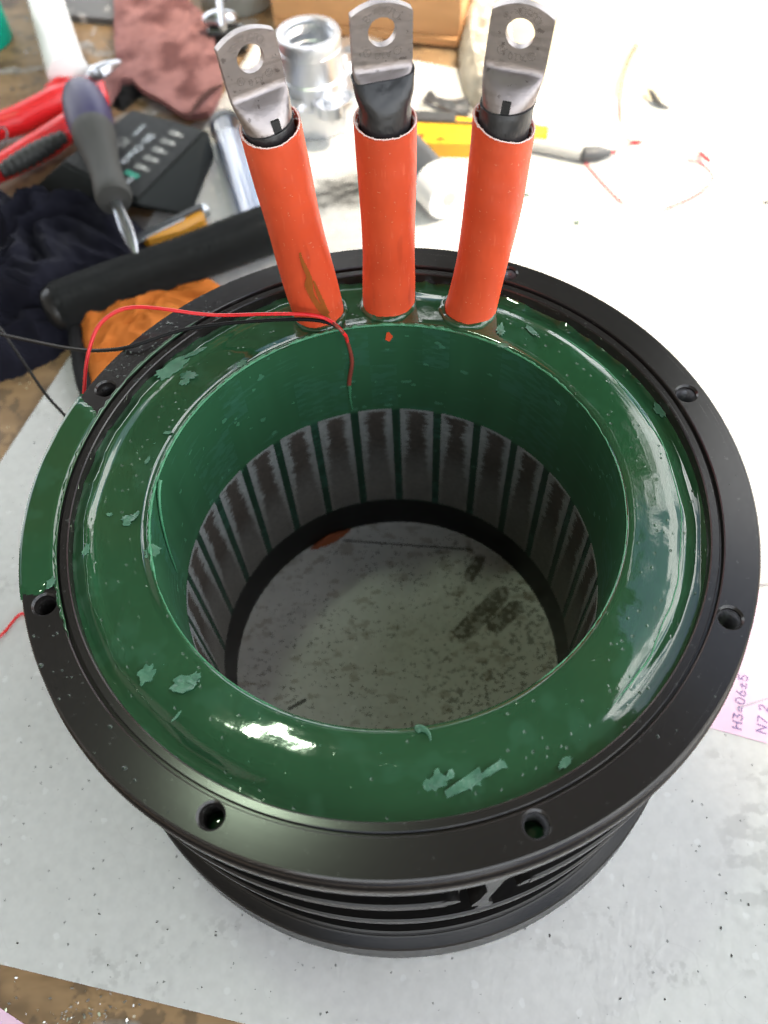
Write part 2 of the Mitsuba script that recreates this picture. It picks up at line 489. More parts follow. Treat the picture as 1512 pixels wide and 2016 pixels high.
scene['mat_beige'] = bump(pr(col(lambda p, n, uv: mix((0.42, 0.38, 0.30), (0.66, 0.62, 0.53), ring_noise(p, 200))), 0.95, spec=0.1), lambda p, n, uv: ring_noise(p, 700), 0.002)
scene['mat_knurl'] = bump(pr(col(lambda p, n, uv: mix((0.006, 0.007, 0.007), (0.040, 0.043, 0.042), dr.square(dr.sin((p.x * 0.94 + p.y * 0.33 + p.z * 0.8) * 1500) * dr.sin((p.x * 0.94 + p.y * 0.33 - p.z * 0.8) * 1500)))), 0.42, spec=0.4),  # peaks painted paler, so the colour carries the shading of the knurl
                          lambda p, n, uv: dr.abs(dr.sin((p.x + p.z * 1.3) * 2200)) * dr.abs(dr.sin((p.y - p.z * 1.1) * 2200)) * 0.8 + ring_noise(p, 800) * 0.3, 0.0022)
scene['mat_black_plastic'] = pr((0.012, 0.012, 0.012), 0.3, spec=0.5)
scene['mat_rubber'] = bump(pr((0.035, 0.036, 0.035), 0.55, spec=0.4), lambda p, n, uv: ring_noise(p, 1500), 0.0002)
scene['mat_case'] = bump(pr((0.010, 0.0115, 0.0115), 0.6, spec=0.25), lambda p, n, uv: ring_noise(p, 1800), 0.0004)
scene['mat_case_side'] = bump(pr((0.014, 0.0165, 0.016), 0.7, spec=0.2), lambda p, n, uv: ring_noise(p, 1800), 0.0005)
scene['mat_print_white'] = pr((0.45, 0.47, 0.50), 0.6)
scene['mat_print_grey'] = pr((0.18, 0.18, 0.17), 0.6)
scene['mat_print_light'] = pr((0.42, 0.41, 0.39), 0.6)
scene['mat_print_green'] = pr((0.02, 0.26, 0.18), 0.6)
scene['mat_red_plastic'] = pr((0.68, 0.018, 0.022), 0.32)
scene['mat_purple'] = pr((0.040, 0.036, 0.085), 0.38, spec=0.2)
scene['mat_grip_grey'] = pr((0.045, 0.045, 0.041), 0.65, spec=0.3)
scene['mat_steel'] = bump(pr((0.50, 0.52, 0.56), 0.25, metallic=1.0), lambda p, n, uv: ring_noise(p, 500), 0.00005)
scene['mat_aluminium'] = bump(pr((0.72, 0.74, 0.77), 0.36, metallic=0.95), lathe_lines, 0.000003, 2e-5)
scene['mat_white'] = pr((0.78, 0.78, 0.76), 0.35)
scene['mat_grey_translucent'] = pr((0.42, 0.42, 0.40), 0.4)
scene['mat_milky'] = pr((0.44, 0.47, 0.53), 0.35)
scene['mat_yellow'] = pr((0.70, 0.36, 0.018), 0.35)
scene['mat_amber'] = pr((0.62, 0.27, 0.015), 0.4)
scene['mat_can_green'] = pr((0.0, 0.30, 0.20), 0.3)
scene['mat_blue'] = pr((0.04, 0.12, 0.5), 0.3)
scene['mat_charcoal'] = pr((0.05, 0.055, 0.06), 0.45)


def card_col(p, n, uv):
    v = fbm(p.x * 40, p.y * 40, p.z * 160)
    return mix((0.46, 0.25, 0.11), (0.54, 0.31, 0.15), v)


scene['mat_card'] = pr(col(card_col), 0.85, spec=0.15)
scene['mat_tin'] = pr((0.27, 0.28, 0.25), 0.5)


def slate_col(p, n, uv):
    k = smoothstep(0.62, 0.7, fbm(p.x * 90, p.y * 90, 2.0, octaves=4))
    return mix((0.09, 0.09, 0.09), (0.5, 0.48, 0.46), k * 0.7)


scene['mat_slate'] = pr(col(slate_col), 0.6)
scene['mat_pink'] = pr((0.72, 0.50, 0.62), 0.85, spec=0.1)
scene['mat_ink'] = pr((0.22, 0.16, 0.32), 0.8)
scene['mat_pale_ink'] = pr((0.42, 0.36, 0.42), 0.8)
scene['mat_clear'] = {'type': 'thindielectric', 'int_ior': 1.49, 'specular_transmittance': {'type': 'rgb', 'value': [0.80, 0.83, 0.90]}}
scene['mat_chip'] = pr((0.55, 0.54, 0.52), 0.25, metallic=0.9)
scene['mat_roof'] = pr((0.12, 0.115, 0.10), 0.9, spec=0.1)
scene['mat_wall'] = pr((0.30, 0.28, 0.25), 0.9, spec=0.1)
scene['mat_lamp_housing'] = pr((0.6, 0.6, 0.6), 0.6)
scene['mat_leaf'] = two({'type': 'diffuse', 'reflectance': {'type': 'rgb', 'value': [0.04, 0.075, 0.022]}})
scene['mat_bark'] = pr((0.09, 0.06, 0.04), 0.9)
scene['mat_ground'] = pr((0.22, 0.21, 0.19), 0.95, spec=0.1)
scene['mat_leg'] = pr((0.18, 0.11, 0.06), 0.7)


# ------------------------------------------------------------------ setting: board, bench, ground, roof
NRM = np.array([math.sin(math.radians(59)), math.cos(math.radians(59)), 0])
TAN = np.array([NRM[1], -NRM[0], 0])
ROOF_Z, ROOF_EDGE = 1900.0, 905.0


def slab(n0, n1, t0, t1, z0, z1):
    c = [NRM * a + TAN * b for a, b in ((n0, t0), (n1, t0), (n1, t1), (n0, t1))]
    m = extr([q[:2] for q in c], z1 - z0)
    m.apply_translation([0, 0, z0])
    return m


g = trimesh.creation.box((80000, 80000, 20))
g.apply_translation([0, 0, -912])
put('ground', g, 'mat_ground')
say('ground', 'pale yard ground around the workbench', kind='structure')

put('workbench', rbox((-800, -420, -45), (900, 1150, -2.0), 3), 'mat_wood', 40)
say('workbench', 'dirty brown wooden workbench top under the grey board', kind='structure')
for x in (-740, 840):
    for y in (-360, 1090):
        leg = trimesh.creation.box((70, 70, 855))
        leg.apply_translation([x, y, -473.5])
        put('workbench__leg', leg, 'mat_leg')

put('workshop_roof', slab(-1500, ROOF_EDGE, -2200, 1050, ROOF_Z, ROOF_Z + 60), 'mat_roof')
put('workshop_wall', slab(-1560, -1505, -2200, 1050, -900, ROOF_Z + 60), 'mat_wall')
say('workshop_wall', 'dull workshop wall on the left, away from the daylight', kind='structure')
say('workshop_roof', 'dark workshop roof that keeps the sun off the bench', kind='structure')

LX, LY, LA = -320.0, 390.0, math.radians(20)
lamp_box = trimesh.creation.box((220, 110, 40))
lamp_box.apply_transform(trimesh.transformations.rotation_matrix(LA, [0, 0, 1]))
lamp_box.apply_translation([LX, LY, ROOF_Z - 20.5])
put('workshop_roof__lamp', lamp_box, 'mat_lamp_housing')
dif = trimesh.Trimesh(np.array([[-95, -42, 0], [95, -42, 0], [95, 42, 0], [-95, 42, 0.0]]), [[0, 2, 1], [0, 3, 2]], process=False)
dif.apply_transform(trimesh.transformations.rotation_matrix(LA, [0, 0, 1]))
dif.apply_translation([LX, LY, ROOF_Z - 43])
put('workshop_roof__lamp__diffuser', dif, 'mat_white')
scene['workshop_roof__lamp__diffuser']['emitter'] = {'type': 'area', 'radiance': {'type': 'rgb', 'value': list(LAMP_RADIANCE)}}

board = [(-216.4 - 38, 134.9 - 105), (-168.4 - 95, -121.5 + 22)]
board = sg.Polygon([(-241.0, -100.0), (330, -252), (700, 330), (700, 300), (305.6, 410.5), (175.7, 449.6), (-75, 575), (-116.2, 445.1), (-188.3, 211.5), (-216.4, 134.9)])
bm = extr(board, 1.9)
bm.apply_translation([0, 0, -1.9])
put('grey_board', bm, 'mat_board')
say('grey_board', 'large speckled grey cardboard sheet lying under the stator on the bench', 'board')

# a tree beyond the roof edge, only its reflection reaches the picture
rng = np.random.default_rng(5)
tr = spline([(2600, 6200, -900), (2650, 6250, 1500), (2550, 6150, 3500), (2700, 6300, 6000)], 24)
put('garden_tree__trunk', tube(tr, np.linspace(200, 60, 24), 12), 'mat_bark', True)
N = 14000
cc = rng.normal(size=(26, 3)) * [1300, 1300, 1100] + [2700, 6300, 6100]
q = cc[rng.integers(0, 26, N)] + rng.normal(size=(N, 3)) * 420
a, b = rng.normal(size=(2, N, 3))
a /= np.linalg.norm(a, axis=1, keepdims=True)
b = np.cross(a, b)
b /= np.linalg.norm(b, axis=1, keepdims=True)
s = rng.uniform(60, 130, (N, 1))
V = np.stack([q - a * s, q + b * s * 0.5, q + a * s, q - b * s * 0.5], 1).reshape(-1, 3)
i = np.arange(N)[:, None] * 4
put('garden_tree__crown', (V, np.vstack([i + [0, 1, 2], i + [0, 2, 3]])), 'mat_leaf')
say('garden_tree', 'leafy garden tree beyond the edge of the roof', 'tree')

# ------------------------------------------------------------------ the stator
S = 'motor_stator'
say(S, 'black and green electric motor stator with three orange sleeved cables, standing on the grey board', 'motor part')

# --- top flange with its screw holes
HOLES = [-163.0, -117.9, -73.0, -28.4, 16.5, 61.1, 106.3, 151.6]
flange = lathe([(109.4, H), (119.5, H), (120, H - 0.5), (120, H - 2.6), (119.3, H - 3.2), (119.3, H - 4.4), (120.3, H - 4.8), (120.6, H - 5.4), (120.3, H - 6.2), (119.6, H - 6.6),
                (119.6, H - 7.6), (121.2, H - 8.0), (121.6, H - 8.5), (121.6, H - 13.0), (121.2, H - 13.4), (112, H - 13.4), (112, H - 20), (105.1, H - 20),
                (105.1, H - 1.1), (105.5, H - 0.75), (107.6, H - 0.7), (107.9, H - 0.9), (108.0, H - 2.0), (108.8, H - 2.0), (108.95, H - 0.35), (109.3, H)], 320)
for a in HOLES:
    x, y = 113.4 * math.cos(math.radians(a)), 113.4 * math.sin(math.radians(a))
    flange = flange - m3.Manifold.cylinder(12.5, 3.45, 3.45, 40).translate([x, y, H - 12])
    flange = flange - m3.Manifold.cylinder(0.71, 3.45, 4.1, 40).translate([x, y, H - 0.7])
put(S + '__top_flange', flange, 'mat_black', 28)
say(S + '__top_flange', 'wide flat black ring around the top with threaded screw holes')
for k, a in enumerate(HOLES):
    x, y = 113.4 * math.cos(math.radians(a)), 113.4 * math.sin(math.radians(a))
    pf = [(3.75, H - 11.8), (2.4, H - 11.8)]
    z = H - 11.4
    while z < H - 2.6:
        pf += [(2.95, z), (3.38, z + 0.62)]
        z += 1.25
    pf += [(3.44, z), (3.75, z)]
    t = lathe(pf, 36).translate([x, y, 0])
    if k in (0, 1, 7):
        put(S + '__top_flange__screw_hole', t, 'mat_black', 50)
    else:
        put(S + '__top_flange__screw_hole', t, 'mat_thread', 50)
    if k in (1, 2):
        d = m3.Manifold.sphere(3.0, 24).scale([1, 1, 0.35]).translate([x, y, H - 9.5])
        put(S + '__top_flange__resin_plug', d, 'mat_resin_film', True)

# --- body and fins
core = lathe([(105, H - 127), (114, H - 127), (114, H - 13.0), (105, H - 13.0)], 192)
put(S + '__core_wall', core, 'mat_black_side', 28)


def arc_fin(z0, z1, r0, r1, gap=None):
    c = 0.7
    m = lathe([(r0, z0), (r1 - c, z0), (r1, z0 + c), (r1, z1 - c), (r1 - c, z1), (r0, z1)], 320)
    if gap:
        a0, a1 = gap
        w = []
        for a in np.radians(np.linspace(a0, a1, 9)):
            w.append((150 * math.cos(a), 150 * math.sin(a)))
        w += [(100 * math.cos(math.radians(a1)), 100 * math.sin(math.radians(a1))), (100 * math.cos(math.radians(a0)), 100 * math.sin(math.radians(a0)))]
        m = m - m3.Manifold.extrude(m3.CrossSection([ring_poly(w)]), 200).translate([0, 0, 0])
        for a in (a0, a1):
            x, y = math.cos(math.radians(a)), math.sin(math.radians(a))
            h = z1 - z0
            e = m3.Manifold.cylinder(r1 - 0.3 - r0, h / 2, h / 2, 28).rotate([0, 90, 0]).rotate([0, 0, a]).translate([r0 * x, r0 * y, (z0 + z1) / 2])
            m = m + e
    return m


for z0, z1, gap in ((-46.5, -38.0, (-85.6, -73.2)), (-83, -75.0, None), (-122, -113, None)):
    put(S + '__cooling_fin', arc_fin(H + z0, H + z1, 113.5, 121.5, gap), 'mat_black_side', 28)


def on_cyl(poly, r0, r1):
    """poly in (degrees, z) wrapped on a cylinder, from radius r0 to r1."""
    m = extr(sg.Polygon([(math.radians(a) * 120, z) for a, z in poly]), r1 - r0)
    m = m.subdivide_to_size(3.0)
    v = np.array(m.vertices)
    a, r = v[:, 0] / 120, v[:, 2] + r0
    m = trimesh.Trimesh(np.stack([r * np.cos(a), r * np.sin(a), v[:, 1]], 1), m.faces, process=False)
    m.merge_vertices()
    if m.volume < 0:
        m.invert()
    return m


put(S + '__port_strut', on_cyl([(-80.9, H - 13.2), (-77.6, H - 13.2), (-78.2, H - 20), (-79.2, H - 48), (-79.0, H - 58), (-78.2, H - 62), (-78.2, H - 69.6), (-80.9, H - 69.6), (-80.4, H - 62), (-81.6, H - 60), (-81.5, H - 56),
                                (-80.6, H - 47), (-80.0, H - 33)], 113.6, 121.4), 'mat_black_side', 28)
put(S + '__port_strut', on_cyl([(-84.3, H - 24), (-83.5, H - 24), (-83.1, H - 69.6), (-84.0, H - 69.6)], 113.6, 118), 'mat_black_side', 28)
base = lathe([(76.6, 0.02), (126.9, 0.02), (127.4, 0.6), (126.3, 18.0), (125.6, 18.9), (122.4, 20.2), (121.6, 21.0), (121.6, 23.2), (80, 23.2), (79.2, 18.6), (77.0, 3.0)], 320)
put(S + '__base_flange', base, 'mat_black_side', 28)
say(S + '__base_flange', 'stepped black ring at the foot of the stator')

# --- green potting resin: the ring between bore and flange
NA, rs = 540, np.r_[79.05, 79.2, 79.6, 80.2, 81, np.arange(82, 104.9, 0.75), 105.05]
ang = np.arange(NA) * 2 * np.pi / NA
front = np.array([(79.05, -4.2), (79.2, -3.6), (79.7, -3.0), (80.4, -2.6), (82, -2.42), (86, -2.32), (90, -2.36), (93, -2.5), (95.0, -2.75), (96.2, -3.1), (97.2, -3.3), (98.6, -3.9), (99.8, -4.8), (101.5, -5.6), (104, -5.7), (107.5, -5.0)])
back = np.array([(79.05, -3.9), (79.3, -2.9), (79.9, -2.75), (80.4, -3.3), (81.2, -4.2), (82.5, -4.75), (86, -5.0), (91, -5.05), (95.5, -4.95), (97.3, -4.7), (98.3, -4.1), (99.2, -3.5), (100.2, -3.3), (101.2, -3.5), (102.4, -4.3), (103.6, -5.0), (105.6, -5.3), (106.5, -5.3), (107.5, -4.8)])
R_, A_ = np.meshgrid(rs, ang, indexing='ij')
wob = (meshkit.fbm(np.stack([np.cos(A_) * 3, np.sin(A_) * 3, A_ * 0 + 1.0], -1), 3, 2) - 0.5) * 2.4
Rw = np.clip(R_ + wob * np.clip((R_ - 82) / 8, 0, 1) * np.clip((104.5 - R_) / 5, 0, 1), 79.05, 107.5)
near = np.array([(79.05, -4.2), (79.2, -3.6), (79.7, -3.0), (80.4, -2.6), (82, -2.42), (86, -2.32), (90, -2.4), (93, -2.65), (96, -3.15), (99, -3.85), (102, -4.5), (105, -4.9), (107.5, -4.9)])
zf, zb = np.interp(Rw, front[:, 0], front[:, 1]), np.interp(Rw, back[:, 0], back[:, 1])
deg = np.degrees(A_)
wn = np.clip((deg - 235) / 25, 0, 1) * np.clip((322 - deg) / 25, 0, 1)
wn = wn * wn * (3 - 2 * wn)
zf = zf * (1 - wn) + np.interp(Rw, near[:, 0], near[:, 1]) * wn
wgt = np.clip((deg - 66) / 36, 0, 1) * np.clip((232 - deg) / 50, 0, 1)
wgt = wgt * wgt * (3 - 2 * wgt)
Z_ = H + zf * (1 - wgt) + zb * wgt
P_ = np.stack([R_ * np.cos(A_), R_ * np.sin(A_), A_ * 0], -1)
ins = np.clip((R_ - 79.5) / 3, 0, 1) * np.clip((104.9 - R_) / 2, 0, 1)
Z_ += ins * ((meshkit.fbm(P_ / 24, 2, 5) - 0.5) * 0.7 + (meshkit.fbm(P_ / 7, 2, 6) - 0.5) * 0.08)
# blobs of resin that crept up the housing wall at the back
creep = np.clip((R_ - 100) / 5, 0, 1) * np.clip((meshkit.fbm(np.stack([A_ * 14, A_ * 0, A_ * 0], -1), 3, 8) - 0.42) * 6, 0, 1) * np.clip((deg - 15) / 25, 0, 1) * np.clip((200 - deg) / 30, 0, 1)
Z_ += creep * (0.7 + 0.6 * meshkit.noise(P_ / 3.2, 3))
V = np.stack([R_ * np.cos(A_), R_ * np.sin(A_), Z_], -1).reshape(-1, 3)
f = grid_faces(len(rs), NA, True)
rm = trimesh.Trimesh(V, f, process=False)
if rm.face_normals[:, 2].mean() < 0:
    rm.invert()
put(S + '__potting_resin', rm, 'mat_resin', True)
say(S + '__potting_resin', 'glossy dark green cast resin ring between bore and flange')


def resin_z(r, a_deg):
    i = int(np.argmin(np.abs(rs - r)))
    j = int(round((a_deg % 360) / 360 * NA)) % NA
    return Z_[i, j]


# --- bore: machined resin wall, slots and lamination teeth
zs = np.r_[H - 4.0, H - 6, np.linspace(H - 10, H - 127.2, 40)]
a2 = np.arange(432) * 2 * np.pi / 432
zz, aa = np.meshgrid(zs, a2, indexing='ij')
lip = np.where(zz > H - 5, 79.06, 79.12)
V = np.stack([lip * np.cos(aa), lip * np.sin(aa), zz], -1).reshape(-1, 3)
bw = trimesh.Trimesh(V, grid_faces(len(zs), 432, True), process=False)
c = bw.triangles_center[:500]
if (np.einsum('ij,ij->i', bw.face_normals[:500], c * [1, 1, 0])).mean() > 0:
    bw.invert()
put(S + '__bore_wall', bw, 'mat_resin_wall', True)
say(S + '__bore_wall', 'matt machined green resin wall inside the bore')
PITCH = 360 / 27
for k in range(27):
    ac = 84.6 + PITCH / 2 + k * PITCH
    n = 13
    w = np.linspace(-5.35, 5.35, n)
    zt = H - 54.0
    zv = np.linspace(zt, H - 126.2, 7)
    W, Zv = np.meshgrid(w, zv, indexing='ij')
    A = np.radians(ac + W)
    r_in = 78.85
    inner = np.stack([r_in * np.cos(A), r_in * np.sin(A), Zv], -1)
    outer = np.stack([79.6 * np.cos(A), 79.6 * np.sin(A), Zv], -1)
    U0 = np.stack([(W + 5.35) / 10.7, (Zv - zv[-1]) / (zv[0] - zv[-1])], -1)
    nv = n * 7
    fi = grid_faces(n, 7)
    V = np.vstack([inner.reshape(-1, 3), outer.reshape(-1, 3)])
    rim = np.r_[np.arange(n) * 7, (n - 1) * 7 + np.arange(1, 7), (np.arange(n - 2, -1, -1)) * 7 + 6, np.arange(5, 0, -1)]
    j = np.roll(rim, -1)
    F = np.vstack([fi, fi[:, ::-1] + nv, np.stack([rim, rim + nv, j + nv], 1), np.stack([rim, j + nv, j], 1)])
    m = trimesh.Trimesh(V, F, process=False)
    if m.volume < 0:
        m.invert()
    put(S + '__lamination_tooth', m, 'mat_tooth', False, uv=np.vstack([U0.reshape(-1, 2)] * 2))

# --- pale burr along the bore lip, thicker at the back and left
rng = np.random.default_rng(11)
for a0, a1, amp in ((28, 66, 0.5), (66, 116, 0.75), (116, 200, 0.7), (200, 245, 0.35), (-60, 28, 0.3)):
    t = np.radians(np.arange(a0, a1, 0.5))
    nz = meshkit.fbm(np.stack([t * 60, t * 0, t * 0], -1), 3, int(a0 + 400))
    rr = amp * (0.35 + 0.9 * nz) * np.clip(np.minimum(np.arange(len(t)), np.arange(len(t))[::-1]) / 6, 0.15, 1)
    pth = np.stack([(79.25 + 0.25 * nz) * np.cos(t), (79.25 + 0.25 * nz) * np.sin(t), H - 3.25 + 0.5 * (nz - 0.5)], 1)
    put(S + '__potting_resin__burr', tube(pth, np.maximum(rr, 0.08), 7), 'mat_burr', True)

# --- seam line where the two pours meet, on the right
for a0, a1, rad, rr0 in ((-52, 46, 97.0, 0.28), (160, 236, 99.8, 0.16)):
    t = np.radians(np.arange(a0, a1, 0.5))
    nz = meshkit.fbm(np.stack([t * 7, t * 0, t * 0 + 3], -1), 3, 31)
    r = rad + (nz - 0.5) * 2.0
    pth = np.stack([r * np.cos(t), r * np.sin(t), [resin_z(q, math.degrees(w)) + 0.02 for q, w in zip(r, t)]], 1)
    taper = np.clip(np.minimum(np.arange(len(t)), np.arange(len(t))[::-1]) / 12, 0.1, 1)
    put(S + '__potting_resin__seam', tube(pth, rr0 * taper * (0.5 + nz), 7), 'mat_burr' if a0 < 0 else 'mat_resin_film', True)

# --- the spill of resin over the flange on the left
aS = np.linspace(154.2, 195.0, 110)
rS = np.linspace(108.9, 120.35, 16)
Rg, Ag = np.meshgrid(rS, aS, indexing='ij')
en = np.minimum((Ag - 156.6 + 0.25 * (Rg - 114)) / 2.0, (194.7 - Ag - 0.03 * (Rg - 114) ** 2) / 1.6) + (meshkit.fbm(np.stack([Rg / 4, Ag * 0, Ag / 2.5], -1), 3, 4) - 0.5) * 1.6
ed = np.minimum(np.minimum(en, (Rg - 108.9) / 1.2), (120.4 - Rg) / 0.8)
th = 0.55 * np.clip(ed, -0.3, 1) ** 1 * 1.0
Zs = H + 0.02 + np.where(ed > 0, 0.62 * np.sqrt(np.clip(ed, 0, 1)), -0.12)
V = np.stack([Rg * np.cos(np.radians(Ag)), Rg * np.sin(np.radians(Ag)), Zs], -1).reshape(-1, 3)
sm = trimesh.Trimesh(V, grid_faces(16, 110), process=False)
if sm.face_normals[:, 2].mean() < 0:
    sm.invert()
put(S + '__resin_spill', sm, 'mat_resin_film', True)
say(S + '__resin_spill', 'glossy green resin run over the left side of the flange')
for a0, a1 in ((146, 205), (128, 150)):
    t = np.arange(a0, a1, 0.4)
    nz = meshkit.fbm(np.stack([t * 0.9, t * 0, t * 0], -1), 3, 77)
    pth = np.stack([(108.9 + 0.8 * (nz - 0.5)) * np.cos(np.radians(t)), (108.9 + 0.8 * (nz - 0.5)) * np.sin(np.radians(t)), t * 0 + H - 0.1], 1)
    taper = np.clip(np.minimum(np.arange(len(t)), np.arange(len(t))[::-1]) / 10, 0.05, 1)
    put(S + '__resin_spill__ridge', tube(pth, 0.75 * taper * (0.25 + nz), 8), 'mat_resin_film', True)

# --- drops of resin on the flange and the outer ring
drops = []
for k in range(170):
    u = rng.random()
    if u < 0.82:
        a, r = rng.normal(140, 10), rng.uniform(105.5, 119.5)
    elif u < 0.95:
        a, r = rng.normal(215, 9), rng.uniform(110, 119.5)
    else:
        a, r = rng.uniform(-60, 0), rng.uniform(110, 119)
    if any(abs((a - h + 180) % 360 - 180) < 3.2 for h in HOLES) or 152 < a < 200:
        continue
    if 107.4 < r < 109.5:
        continue
    s = rng.uniform(0.15, 0.55) * (1.6 if rng.random() < 0.1 else 1)
    d = m3.Manifold.sphere(s, 10).scale([1, rng.uniform(0.7, 1.3), 0.4]).translate([r * math.cos(math.radians(a)), r * math.sin(math.radians(a)), H + (0.0 if r > 109.4 else -0.72)])
    drops.append(tri(d))
put(S + '__resin_drops', cat(*drops), 'mat_drop', True)
say(S + '__resin_drops', 'tiny beads of clear green resin spattered on the flange', kind='stuff')

# --- torn flakes of resin lying on the ring: (x, y, radius, squash, turn)
FL = [((-77.1, 63.8, 140.0), 7.0, 0.42, 40), ((-70.7, 61.4, 140.0), 3.4, 0.6, -10), ((-69.0, 71.2, 141.0), 4.6, 0.22, 30), ((-50.7, 65.3, 141.0), 2.2, 0.6, 50), ((-71.9, 58.3, 140.0), 2.0, 0.7, 10), ((-87.0, -0.7, 141.0), 2.6, 0.5, 0),
      ((-84.4, 0.7, 141.0), 1.5, 0.6, 60), ((-87.2, -2.3, 141.0), 1.4, 0.8, 20), ((-75.1, -57.8, 143.0), 3.0, 0.7, 60), ((-63.5, -61.5, 143.0), 3.8, 0.65, 10), ((-60.3, -60.2, 143.0), 2.0, 0.9, 70), ((-76.4, 34.6, 141.0), 1.4, 0.5, 0),
      ((-82.7, 23.2, 141.0), 1.6, 0.4, 60), ((100.0, 29.3, 142.0), 3.2, 0.5, 110), ((59.7, 69.6, 142.0), 3.8, 0.3, 115), ((48.2, 70.7, 142.0), 3.0, 0.5, 80), ((48.1, 63.7, 143.0), 2.6, 0.5, -25), ((44.1, -91.9, 142.0), 2.6, 0.4, 35),
      ((-77.3, -14.8, 143.0), 2.7, 0.8, 20), ((-99.1, -13.0, 142.0), 1.9, 0.6, 70), ((-107.2, -26.2, 146.0), 1.9, 0.7, 60), ((-64.9, -71.0, 142.0), 2.2, 0.15, 55), ((-93.6, 1.5, 141.0), 1.0, 0.6, 0)]
for k, (c, r, sq, turn) in enumerate(FL):
    poly = blob_poly(rng, r, 26, 0.30, sq)
    m = flat_on(poly, 0.28)
    m = m.subdivide_to_size(1.5)
    v = np.array(m.vertices)
    v[:, 2] += 0.2 + 0.7 * (np.hypot(v[:, 0], v[:, 1]) / r) ** 2 * (0.3 + 0.7 * np.sin(np.arctan2(v[:, 1], v[:, 0]) * 1.0 + k * 1.7)) * min(1.0, r / 3.0)
    m = trimesh.Trimesh(v, m.faces, process=False)
    m.apply_transform(trimesh.transformations.rotation_matrix(math.radians(turn), [0, 0, 1]))
    rr_, a_ = math.hypot(c[0], c[1]), math.degrees(math.atan2(c[1], c[0]))
    z = resin_z(rr_, a_) if rr_ < 105 else H + 0.6
    m.apply_translation([c[0], c[1], z + 0.1])
    put(S + '__potting_resin__flake', m, 'mat_flake', 35)
# the two large flakes at the front, traced from their torn outlines
big1 = [(4.3, -95.3, 143.0), (5.3, -93.9, 143.0), (6.2, -94.3, 143.0), (7.4, -93.5, 143.0), (7.8, -92.1, 143.0), (8.7, -91.5, 143.0), (9.2, -91.9, 143.0), (9.3, -92.9, 143.0), (10.7, -93.8, 143.0), (11.3, -93.3, 143.0), (11.7, -92.2, 143.0), (12.8, -91.8, 143.0), (13.3, -93.3, 143.0), (12.9, -94.3, 143.0), (11.9, -94.7, 143.0),
        (11.0, -95.1, 143.0), (10.9, -96.2, 143.0), (8.4, -96.5, 143.0), (7.7, -97.4, 143.0), (6.7, -96.8, 143.0), (5.5, -97.3, 143.0), (4.5, -96.3, 143.0)]
big2 = [(10.1, -97.5, 143.0), (12.3, -96.5, 143.0), (15.2, -94.7, 143.0), (17.9, -93.1, 143.0), (20.2, -91.9, 143.0), (20.5, -93.0, 143.0), (20.6, -93.8, 143.0), (22.1, -92.7, 143.0), (23.7, -91.8, 143.0), (25.7, -90.6, 143.0), (26.4, -89.7, 143.0), (26.7, -90.7, 143.0), (27.4, -90.4, 143.0), (28.2, -92.6, 143.0), (26.7, -92.5, 143.0),
        (24.8, -93.4, 143.0), (23.0, -94.4, 143.0), (20.8, -94.9, 143.0), (20.1, -95.7, 143.0), (20.4, -96.7, 143.0), (18.7, -96.4, 143.0), (17.8, -96.9, 143.0), (17.5, -98.1, 143.0), (17.2, -97.3, 143.0), (14.1, -98.3, 143.0), (10.7, -99.3, 143.0)]
for pl in (big1, big2):
    pl = np.array(pl)[:, :2]
    m = flat_on(pl, 0.3).subdivide_to_size(1.5)
    v = np.array(m.vertices)
    v[:, 2] += [resin_z(math.hypot(x, y), math.degrees(math.atan2(y, x))) + 0.3 + 0.45 * math.sin(x * 0.45 + y * 0.5) for x, y in v[:, :2]]
    put(S + '__potting_resin__flake', trimesh.Trimesh(v, m.faces, process=False), 'mat_flake', 35)
# curl over the front lip, and the string hanging into the bore on the left
cu = [(3.9, -80.1, 142.5), (5.0, -80.1, 143.6), (6.4, -80.9, 144.0), (7.3, -82.3, 144.0), (7.4, -83.8, 143.6)]
put(S + '__potting_resin__flake', tube(spline(cu, 20), np.linspace(1.3, 0.25, 20), 8, 0.5), 'mat_flake', True)
st = [(-76.5, 12.5, H - 2), (-77.5, 9.0, H - 5), (-78.3, 4.0, H - 12), (-78.6, -1.0, H - 24), (-78.6, -4.0, H - 38)]
put(S + '__resin_string', tube(spline(st, 30), np.linspace(0.7, 0.2, 30), 7), 'mat_burr', True)

# --- dust and shavings stuck to the resin
bits = []
for k in range(90):
    a, r = rng.uniform(0, 360), 80 + 26 * rng.random() ** 0.8
    s = 0.08 + 0.2 * rng.random() ** 3
    m = flat_on(blob_poly(rng, s * 1.5, 6, 0.4, rng.uniform(0.3, 0.9)), 0.12)
    m.apply_transform(trimesh.transformations.euler_matrix(rng.normal() * 0.3, rng.normal() * 0.3, rng.uniform(0, 6.28)))
    m.apply_translation([r * math.cos(math.radians(a)), r * math.sin(math.radians(a)), resin_z(r, a) + 0.04])
    bits.append(m)
put(S + '__resin_dust', cat(*bits), 'mat_flake')
say(S + '__resin_dust', 'fine pale green shavings stuck to the resin ring', kind='stuff')

# --- three phase cables
CB = [((-20.5, 90.0), (-27.9, 89.8), 75.8, 22.0, -5.0, 15), ((6.7, 91.6), (8.2, 89.2), 75.5, 8.0, 0.0, 5), ((37.2, 83.6), (44.8, 83.6), 75.5, -19.0, 0.0, -8)]


